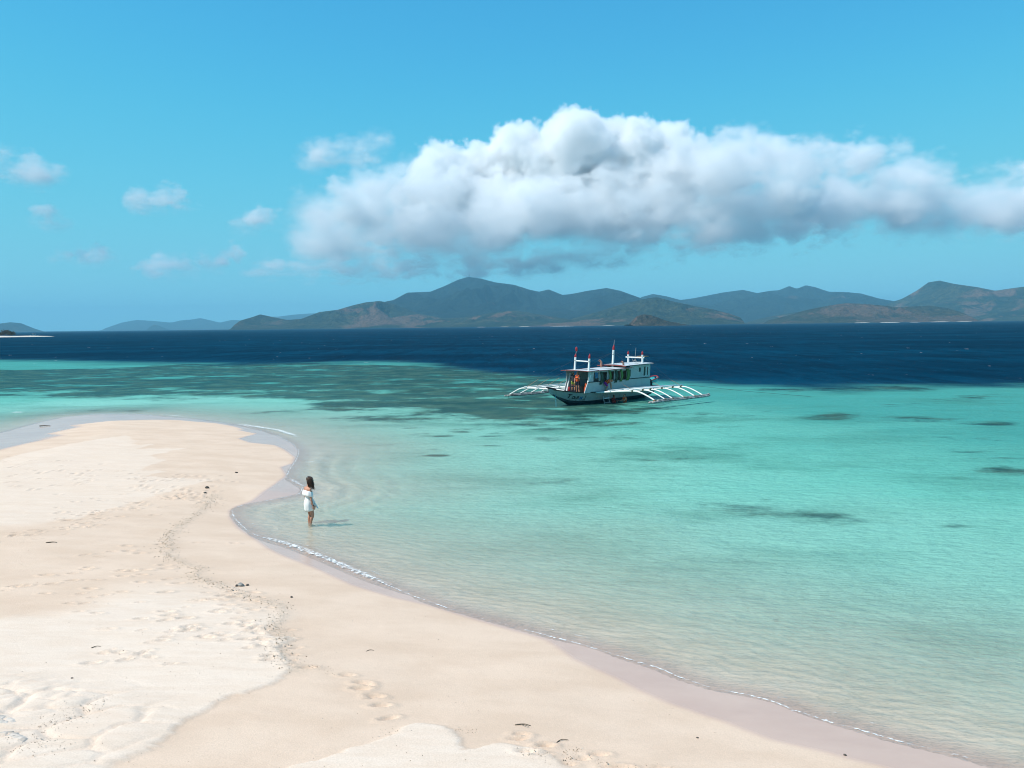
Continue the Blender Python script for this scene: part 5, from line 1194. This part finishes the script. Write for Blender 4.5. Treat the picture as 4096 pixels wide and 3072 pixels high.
# limestone outcrop showing through the sand in the near corner
t = NT('limestone'); v_ = t.coord('World')
lc = t.mix(t.rng(t.noise(v_, 5.0, 6, 0.65), 0.35, 0.65), (0.40, 0.345, 0.295), (0.62, 0.54, 0.47))
lc = t.mix(t.rng(t.noise(t.coord('World', (2, 9, 9), 0.5), 1.5, 6, 0.7, 1.0), 0.58, 0.66, 0, 0.7), lc, (0.12, 0.11, 0.11))
M_LIME = t.done(t.principled(lc, 0.85, 0.2, t.bump(t.noise(v_, 18, 5, 0.7), 0.35, 0.02)))
def outcrop(pts, label, seed, h):
    P = np.array([on_sand(a, b_)[:2] for a, b_ in pts]); c = P.mean(0); zc_ = ground_z(c[0], c[1])
    x0, y0 = P.min(0) - 0.1; x1, y1 = P.max(0) + 0.1
    xg, yg = np.meshgrid(np.linspace(x0, x1, 70), np.linspace(y0, y1, 60))
    sd_ = np.where(in_poly(xg, yg, P), 1, -1) * poly_dist(xg, yg, P) + 0.03 * fbm(xg * 6, yg * 6, 3, seed)
    zz = np.vectorize(ground_z)(xg, yg) + h * sstep(sd_, -0.03, 0.10) * (0.8 + 0.5 * fbm(xg * 4, yg * 7, 4, seed + 1)) - 0.10 * (1 - sstep(sd_, -0.06, 0.0)) - 0.02
    o = link_mesh('rock', grid_mesh('rock', xg, yg, zz, keep=sd_ > -0.09), M_LIME); tag(o, label, 'rock'); return o
outcrop([(-160, 2850), (0, 2852), (45, 2862), (88, 2876), (60, 2895), (30, 2902), (-160, 2905)], 'flat grey rock slab poking through the sand at the left edge', 3, 0.035)
outcrop([(-160, 2920), (0, 2920), (60, 2930), (130, 2952), (112, 2968), (104, 2990), (60, 2960), (0, 2938), (-160, 2945)], 'pale pointed rock ledge in the lower left corner of the beach', 5, 0.05)
# loose grit, shells and coral crumbs along the wrack line and over the near sand: too many to count
rngD = np.random.default_rng(77)
spots = []
seg = np.cumsum(np.r_[0, np.hypot(*np.diff(wrack_w, axis=0).T)])
for _ in range(1500):
    d = rngD.uniform(0, seg[-1]); x = np.interp(d, seg, wrack_w[:, 0]) + rngD.normal(0, 0.16); y = np.interp(d, seg, wrack_w[:, 1]) + rngD.normal(0, 0.16); spots.append((x, y, rngD.uniform(0.006, 0.022)))
for (a0, b0, a1, b1, n, sg) in ((2060, 2940, 2740, 3010, 240, 18), (1780, 2845, 1900, 2850, 60, 8), (1230, 2600, 1330, 2625, 70, 10), (150, 2900, 420, 2780, 320, 18), (60, 2960, 250, 2960, 160, 25), (1500, 2880, 1600, 2860, 40, 15), (700, 2760, 1000, 2600, 60, 60), (2230, 2930, 2330, 2910, 60, 8)):
    for _ in range(n):
        q = rngD.random(); p = on_z(a0 + (a1 - a0) * q + rngD.normal(0, sg * 2), b0 + (b1 - b0) * q + rngD.normal(0, sg), 0.55); spots.append((p[0], p[1], rngD.uniform(0.003, 0.013)))
for _ in range(420):
    p = on_z(rngD.uniform(-50, 3000), rngD.uniform(1950, 3060), 0.5)
    if in_poly(np.array([p[0]]), np.array([p[1]]), wet_poly)[0]: spots.append((p[0], p[1], rngD.uniform(0.003, 0.010) * (1 + p[1] / 40)))
b = MB()
for (x, y, r) in spots:
    z = ground_z(x, y); R = np.array(Euler((rngD.uniform(0, 6), rngD.uniform(0, 6), rngD.uniform(0, 6))).to_matrix())
    V = np.array([(1, 0, 0), (-0.6, 0.8, 0), (-0.5, -0.7, 0.1), (0.1, 0, 0.8), (0, 0.1, -0.7)]) * r * rngD.uniform(0.6, 1.3, (5, 1))
    b.add((R @ V.T).T + np.array([x, y, z + r * 0.25]), [(0, 1, 3), (1, 2, 3), (2, 0, 3), (1, 0, 4), (2, 1, 4), (0, 2, 4)])
t = NT('grit'); v_ = t.coord('World')
gm = t.done(t.principled(t.ramp(t.noise(v_, 9.0, 2, 0.5), [(0.3, (0.22, 0.16, 0.11)), (0.5, (0.38, 0.29, 0.21)), (0.62, (0.55, 0.48, 0.40)), (0.8, (0.7, 0.66, 0.6))]), 0.9, 0.1))
dob = b.build('shell_grit', gm); tag(dob, 'scattered shell grit and coral crumbs on the beach', None, kind='stuff')
# covered boat beyond the sand islet
fb = empty('canopy_boat', tuple(at_dist(136, 1342, 1060))); fb.location.z = 0.0
tag(fb, 'tiny distant boat with a grey canopy off the sand islet at far left', 'boat')
rg = []
for q in np.linspace(0, 1, 7):
    x = -5 + 10 * q; w = 0.9 * math.sin(math.pi * (0.06 + 0.88 * q)) ** 0.6; z1 = 0.75 + 0.5 * (2 * q - 1) ** 2
    rg.append([(x, -w, z1), (x, -w * 0.5, -0.3), (x, w * 0.5, -0.3), (x, w, z1)])
MB().loft(rg).build('hull', W_POLE, fb)
MB().add([(-2.2, -1.2, 3.6), (2.4, -1.2, 4.4), (2.4, 1.2, 4.4), (-2.2, 1.2, 3.6), (-2.0, -1.2, 3.3), (2.6, -1.2, 4.1), (2.6, 1.2, 4.1), (-2.0, 1.2, 3.3)], [(0, 1, 2, 3), (7, 6, 5, 4), (0, 4, 5, 1), (1, 5, 6, 2), (2, 6, 7, 3), (3, 7, 4, 0)]).build('canopy', GREYM, fb)
for x in (-1.6, 2.0):
    for y in (-1, 1): MB().tube([(x, y * 0.8, 0.6), (x, y, 3.7)], 0.08, 5).build('canopy_post', W_POLE, fb)
MB().box((0, 0, 1.4), (2.2, 1.2, 1.2)).build('cabin', W_PAINT, fb)

# ---------------------------------------------------------------- haze: one box of thin air round everything but the clouds
hb = MB().box((0, 9500, 265), (44000, 24000, 590))
t = NT('haze_air'); hv = t.n('ShaderNodeVolumePrincipled')
hv.inputs['Color'].default_value = (0.30, 0.69, 0.90, 1); hv.inputs['Density'].default_value = 6.6e-5; hv.inputs['Anisotropy'].default_value = 0.0
t.t.links.new(hv.outputs[0], t.out.inputs['Volume'])
haze = hb.build('haze', t.m); tag(haze, kind='stuff')
# ---------------------------------------------------------------- clouds (real volumes, about 20 km away)
def gn_new(name):
    ng = bpy.data.node_groups.new(name, 'GeometryNodeTree')
    ng.interface.new_socket('Geometry', in_out='INPUT', socket_type='NodeSocketGeometry')
    ng.interface.new_socket('Geometry', in_out='OUTPUT', socket_type='NodeSocketGeometry')
    return ng
def cloud_material(name, dens, aniso=0.0, color=(1, 1, 1, 1)):
    m = bpy.data.materials.new(name)
    m.use_nodes = True
    nt = m.node_tree
    nt.nodes.clear()
    o = nt.nodes.new('ShaderNodeOutputMaterial')
    v = nt.nodes.new('ShaderNodeVolumePrincipled')
    v.inputs['Color'].default_value = color
    v.inputs['Density'].default_value = dens
    v.inputs['Anisotropy'].default_value = aniso
    nt.links.new(v.outputs[0], o.inputs['Volume'])
    return m
def cloud_volume(name, label, levels, bounds, res, mat, noise_amp, wisp, seed, group=None, soft=120.0, scl=1.0, fade=1100.0, holes=0.0, streak=0.11, xfade=0.0, flat=1.0):
    """levels: list of (points, radius). Union of equal spheres per level, eroded with noise."""
    verts, starts = [], []
    me = bpy.data.meshes.new(name)
    allp = np.concatenate([np.asarray(p, float) for p, r in levels])
    lv = np.concatenate([np.full(len(p), i) for i, (p, r) in enumerate(levels)])
    lo, hi = np.array(bounds[0], float), np.array(bounds[1], float)
    org = (lo + hi) / 2; org[2] = lo[2]
    me.from_pydata([tuple(p - org) for p in allp], [], [])
    a = me.attributes.new('lv', 'INT', 'POINT')
    a.data.foreach_set('value', lv.astype(np.int32))
    ob = bpy.data.objects.new(name, me)
    ob.location = org
    col.objects.link(ob)
    ob['label'] = label; ob['category'] = 'cloud'; ob['kind'] = 'stuff'
    me.materials.append(mat)
    ng = gn_new(name + '_nodes')
    N, L = ng.nodes, ng.links
    gi, go = N.new('NodeGroupInput'), N.new('NodeGroupOutput')
    pos0 = N.new('GeometryNodeInputPosition')
    pos = N.new('ShaderNodeVectorMath'); pos.operation = 'MULTIPLY'; pos.inputs[1].default_value = (1, 1, flat); L.new(pos0.outputs[0], pos.inputs[0])
    def math_(op, a, b=None, c=None):
        n = N.new('ShaderNodeMath'); n.operation = op
        for i, v in enumerate((a, b, c)):
            if v is None: continue
            if isinstance(v, (int, float)): n.inputs[i].default_value = v
            else: L.new(v, n.inputs[i])
        return n.outputs[0]
    def noise(size, detail, rough, off=0.0, lac=2.0):
        n = N.new('ShaderNodeTexNoise'); n.noise_dimensions = '3D'
        va = N.new('ShaderNodeVectorMath'); va.operation = 'ADD'
        va.inputs[1].default_value = (seed * 777.7 + off, seed * 313.3 - off, off * 1.7)
        L.new(pos.outputs[0], va.inputs[0]); L.new(va.outputs[0], n.inputs['Vector'])
        n.inputs['Scale'].default_value = 1.0 / size
        n.inputs['Detail'].default_value = detail
        n.inputs['Roughness'].default_value = rough
        return n.outputs['Fac']
    def voro(size, off):
        n = N.new('ShaderNodeTexVoronoi'); n.voronoi_dimensions = '3D'; n.feature = 'F1'
        n.inputs['Scale'].default_value = 1.0 / size
        va = N.new('ShaderNodeVectorMath'); va.operation = 'ADD'
        va.inputs[1].default_value = (seed * 91.7 + off, off, -off)
        L.new(pos.outputs[0], va.inputs[0]); L.new(va.outputs[0], n.inputs['Vector'])
        return n.outputs['Distance']
    sdf = None
    named = N.new('GeometryNodeInputNamedAttribute'); named.data_type = 'INT'
    named.inputs['Name'].default_value = 'lv'
    for i, (p, r) in enumerate(levels):
        cmpn = N.new('FunctionNodeCompare'); cmpn.data_type = 'INT'; cmpn.operation = 'EQUAL'
        L.new(named.outputs['Attribute'], cmpn.inputs['A']); cmpn.inputs['B'].default_value = i
        sep = N.new('GeometryNodeSeparateGeometry'); sep.domain = 'POINT'
        L.new(gi.outputs[0], sep.inputs[0]); L.new(cmpn.outputs[0], sep.inputs[1])
        pr = N.new('GeometryNodeProximity'); pr.target_element = 'POINTS'
        L.new(sep.outputs[0], pr.inputs[0])
        # the query position is the voxel
        L.new(pos0.outputs[0], pr.inputs['Sample Position'])
        d = math_('SUBTRACT', pr.outputs['Distance'], r)
        sdf = d if sdf is None else math_('SMOOTH_MIN', sdf, d, 60.0 * scl)
    # noise displacement of the surface
    A = noise_amp
    n1 = math_('MULTIPLY', math_('SUBTRACT', noise(1000 * scl, 6, 0.64), 0.5), A * 3.0)
    b1 = math_('MULTIPLY', math_('SUBTRACT', voro(420 * scl, 11.0), 0.45), A * 0.75)
    b2 = math_('MULTIPLY', math_('SUBTRACT', voro(170 * scl, 37.0), 0.45), A * 0.5)
    s = math_('ADD', math_('ADD', sdf, n1), math_('ADD', b1, b2))
    # soft factor: some places crisp, some wispy
    wv = noise(1500 * scl, 1, 0.5, 501.0)
    mr = N.new('ShaderNodeMapRange')
    L.new(wv, mr.inputs['Value'])
    mr.inputs['From Min'].default_value = 0.38; mr.inputs['From Max'].default_value = 0.62
    mr.inputs['To Min'].default_value = soft * 0.5; mr.inputs['To Max'].default_value = soft * (1 + wisp)
    dens = math_('DIVIDE', math_('MULTIPLY', s, -1.0), mr.outputs[0])
    # flat base that dissolves downwards into level streaks
    sepx = N.new('ShaderNodeSeparateXYZ'); L.new(pos0.outputs[0], sepx.inputs[0])
    base = N.new('ShaderNodeMapRange'); base.interpolation_type = 'SMOOTHSTEP'
    zb = math_('ADD', sepx.outputs[2], math_('MULTIPLY', math_('SUBTRACT', noise(1500 * scl, 3, 0.5, 77.0), 0.5), 900 * scl))
    L.new(zb, base.inputs['Value'])
    base.inputs['From Min'].default_value = 0.0; base.inputs['From Max'].default_value = fade
    stv = N.new('ShaderNodeVectorMath'); stv.operation = 'MULTIPLY'; stv.inputs[1].default_value = (1.0, 1.0, 5.0)
    L.new(pos.outputs[0], stv.inputs[0])
    sn = N.new('ShaderNodeTexNoise'); L.new(stv.outputs[0], sn.inputs['Vector']); sn.inputs['Scale'].default_value = 1.0 / (2400 * scl); sn.inputs['Detail'].default_value = 4; sn.inputs['Roughness'].default_value = 0.6
    smr = N.new('ShaderNodeMapRange'); smr.interpolation_type = 'SMOOTHSTEP'; L.new(sn.outputs['Fac'], smr.inputs['Value'])
    smr.inputs['From Min'].default_value = 0.42; smr.inputs['From Max'].default_value = 0.64; smr.inputs['To Min'].default_value = 0.0; smr.inputs['To Max'].default_value = streak
    bmix = N.new('ShaderNodeMix'); bmix.data_type = 'FLOAT'
    L.new(smr.outputs[0], bmix.inputs[2]); bmix.inputs[3].default_value = 1.0
    bp = math_('POWER', base.outputs[0], 2.2); L.new(bp, bmix.inputs[0])
    cl = N.new('ShaderNodeClamp'); L.new(dens, cl.inputs[0])
    dd = math_('MULTIPLY', cl.outputs[0], bmix.outputs[0])
    if xfade:
        xm = N.new('ShaderNodeMapRange'); xm.interpolation_type = 'SMOOTHSTEP'
        L.new(math_('ADD', sepx.outputs[0], math_('MULTIPLY', math_('SUBTRACT', noise(2200 * scl, 4, 0.6, 333.0), 0.5), xfade * 1.6)), xm.inputs['Value'])
        xm.inputs['From Min'].default_value = lo[0] - org[0]; xm.inputs['From Max'].default_value = lo[0] - org[0] + xfade
        xm.inputs['To Min'].default_value = 0.03
        dd = math_('MULTIPLY', dd, xm.outputs[0])
    if holes:
        hm = N.new('ShaderNodeMapRange'); hm.interpolation_type = 'SMOOTHSTEP'; L.new(noise(1100 * scl, 6, 0.62, 913.0), hm.inputs['Value'])
        hm.inputs['From Min'].default_value = 0.36; hm.inputs['From Max'].default_value = 0.66; hm.inputs['To Min'].default_value = 1 - holes; hm.inputs['To Max'].default_value = 1 + holes
        dd = math_('MULTIPLY', dd, hm.outputs[0])
    vc = N.new('GeometryNodeVolumeCube')
    L.new(dd, vc.inputs['Density'])
    vc.inputs['Min'].default_value = tuple(lo - org); vc.inputs['Max'].default_value = tuple(hi - org)
    for k, rr in zip(('Resolution X', 'Resolution Y', 'Resolution Z'), res):
        vc.inputs[k].default_value = int(rr)
    sm = N.new('GeometryNodeSetMaterial'); sm.inputs['Material'].default_value = mat
    L.new(vc.outputs[0], sm.inputs[0]); L.new(sm.outputs[0], go.inputs[0])
    md = ob.modifiers.new('cloud', 'NODES'); md.node_group = ng
    return ob

CLOUD_D = 20000.0
M_PX = CLOUD_D / F_PX / 4.0            # metres per photograph pixel at that distance
def puffs_from_outline(poly_px, radii, counts, depth, seed, D=CLOUD_D, inset=0.72):
    """fill an outline with spheres of a few sizes, standing at distance D"""
    rng = np.random.default_rng(seed)
    w = np.array([at_dist(px, py, D) for px, py in poly_px])
    poly = w[:, [0, 2]]
    lo, hi = poly.min(0), poly.max(0)
    out = []
    for r, c in zip(radii, counts):
        P = []
        tries = 0
        while len(P) < c and tries < 60:
            tries += 1
            q = rng.uniform(lo, hi, (c * 3, 2))
            ok = in_poly(q[:, 0], q[:, 1], poly)
            q = q[ok]
            dd = poly_dist(q[:, 0], q[:, 1], poly)
            q = q[dd > r * inset]; dd = dd[dd > r * inset]
            for a, di in zip(q, dd):
                half = min(depth, di * 1.3 + r * 0.2)
                # nearer the viewer for smaller puffs: they knob the visible face
                yy = rng.uniform(-half, half * 0.6) if r > radii[-1] * 1.5 else -half * rng.uniform(0.5, 1.0)
                P.append((a[0], D + yy, a[1]))
                if len(P) >= c: break
        if P: out.append((np.array(P), r))
    b0 = (lo[0] - 250, D - depth - radii[0] * 0.6, lo[1] - 150)
    b1 = (hi[0] + 250, D + depth * 0.7 + radii[0] * 0.4, hi[1] + 200)
    return out, (b0, b1)
BANK = [(1060, 1040), (1110, 985), (1180, 945), (1150, 880), (1110, 840), (1180, 800), (1260, 760), (1330, 700), (1450, 690),
        (1560, 640), (1700, 600), (1800, 590), (1880, 600), (1960, 560), (2010, 500), (2060, 500), (2110, 535), (2180, 480),
        (2230, 490), (2260, 450), (2340, 435), (2400, 470), (2460, 445), (2520, 490), (2600, 480), (2720, 500), (2780, 530),
        (2860, 510), (2960, 515), (3020, 580), (3090, 570), (3170, 500), (3230, 560), (3330, 540), (3430, 500), (3500, 560),
        (3560, 590), (3620, 570), (3700, 590), (3780, 600), (3800, 660), (3790, 760), (3850, 850), (3700, 930), (3550, 960),
        (3350, 950), (3150, 960), (2950, 1000), (2700, 1010), (2450, 1030), (2200, 1060), (1900, 1075), (1600, 1085), (1300, 1095), (1130, 1090)]
M_CLOUD = cloud_material('cloud_white', 0.0060)
M_BANK = cloud_material('cloud_bank', 0.0024)
M_WISP = cloud_material('cloud_wisp', 0.0019)
M_VEIL = cloud_material('cloud_veil', 0.0030)
TOWER = [(1560, 800), (1640, 690), (1720, 620), (1800, 600), (1880, 600), (1950, 580), (2000, 500), (2060, 490), (2110, 530), (2180, 475), (2230, 485), (2260, 440), (2340, 425), (2400, 465), (2460, 440), (2520, 485), (2600, 475),
         (2720, 495), (2790, 530), (2840, 620), (2820, 780), (2650, 930), (2200, 960), (1800, 940), (1600, 900)]
lv, bd = puffs_from_outline(TOWER, (620, 380, 220, 130), (44, 150, 460, 420), 1100, 3)
cloud_volume('cloud', 'tallest bright cumulus tower in the middle of the cloud bank', lv, bd, (270, 56, 124), M_CLOUD, 330, 1.4, 1.0, soft=75.0, fade=700.0, scl=0.8)
BANK2 = [(1040, 1060), (1090, 985), (1160, 930), (1150, 860), (1250, 790), (1330, 715), (1450, 690), (1560, 660), (1680, 640), (1850, 700), (2100, 730), (2400, 700), (2650, 600), (2800, 545), (2960, 530), (3060, 590), (3170, 520), (3260, 575),
         (3420, 515), (3560, 600), (3650, 580), (3790, 640), (3850, 730), (3930, 700), (4000, 650), (4100, 610), (4260, 560), (4500, 620), (4700, 760), (4650, 900), (4300, 960), (3900, 950), (3400, 965), (2950, 1000), (2500, 1040), (2100, 1070), (1700, 1100), (1300, 1110)]
lv, bd = puffs_from_outline(BANK2, (700, 420, 240, 140), (70, 240, 620, 560), 1300, 5, D=CLOUD_D - 1500)
cloud_volume('cloud', 'broad soft grey-white cloud bank spreading from the tower to the right edge', lv, bd, (520, 52, 110), M_BANK, 420, 2.5, 2.0, soft=150.0, fade=1300.0, holes=0.85, streak=0.65, xfade=3200.0, flat=1.7)
STREAK = [(900, 1110), (1000, 1060), (1200, 1030), (1500, 1000), (1900, 1000), (2300, 1000), (2700, 1000), (3100, 960), (3400, 940), (3200, 1010), (2700, 1060), (2200, 1100), (1600, 1125), (1100, 1130)]
lv, bd = puffs_from_outline(STREAK, (260, 150), (150, 300), 700, 9, D=CLOUD_D - 1000, inset=0.55)
cloud_volume('cloud', 'thin veil of cloud hanging under the tall bank above the mountains', lv, bd, (300, 30, 40), M_VEIL, 260, 2.0, 3.0, soft=240.0, scl=0.7, fade=300.0, holes=0.95, streak=0.9, xfade=2500.0, flat=2.5)
SMALL = [('small white puff cloud left of the tall bank', [(1195, 660), (1215, 600), (1270, 545), (1320, 550), (1390, 570), (1450, 560), (1530, 540), (1575, 540), (1570, 610), (1450, 660), (1320, 690), (1230, 690)], (330, 170), (26, 60), M_WISP, 3.0),
         ('ragged cloud at the upper left edge of the sky', [(-260, 700), (-200, 600), (-60, 560), (0, 560), (60, 640), (130, 610), (190, 640), (250, 690), (240, 730), (150, 770), (0, 710)], (330, 170), (26, 60), M_WISP, 4.0),
         ('twin-lobed wispy cloud above the far left hills', [(480, 800), (520, 750), (580, 745), (610, 780), (640, 735), (710, 735), (740, 790), (820, 820), (740, 870), (600, 880), (540, 850)], (240, 130), (26, 60), M_WISP, 5.0),
         ('low faint cloud near the left edge above the horizon', [(110, 890), (140, 840), (190, 830), (250, 850), (280, 880), (330, 860), (320, 920), (220, 935), (140, 920)], (240, 130), (20, 40), M_WISP, 6.0),
         ('faint streak of cloud low over the left horizon', [(180, 1040), (260, 1000), (360, 990), (480, 1000), (500, 1040), (360, 1065), (220, 1060)], (220, 130), (20, 40), M_WISP, 7.0),
         ('low ragged cloud between the left hills and the tall bank', [(530, 1090), (570, 1040), (640, 1030), (700, 1040), (780, 1040), (860, 1000), (950, 965), (965, 1010), (920, 1080), (800, 1120), (620, 1120)], (260, 140), (30, 70), M_WISP, 8.0),
         ('small grey cloud touching the left end of the tall bank', [(860, 945), (920, 930), (960, 870), (1020, 850), (1060, 830), (1130, 830), (1120, 890), (1030, 945), (920, 955)], (240, 130), (24, 50), M_WISP, 9.0)]
for lab, ol, rad_, cnt, mt, sd_ in SMALL:
    lv, bd = puffs_from_outline(ol, rad_, cnt, 500, int(sd_) + 20, inset=0.4)
    ext_ = np.array(bd[1]) - np.array(bd[0])
    cloud_volume('cloud', lab, lv, bd, np.maximum(20, ext_ / (26, 60, 26)).astype(int), mt, 200, 2.0, sd_, soft=170.0, scl=0.55, fade=500.0, holes=0.85, streak=0.3, flat=2.0)
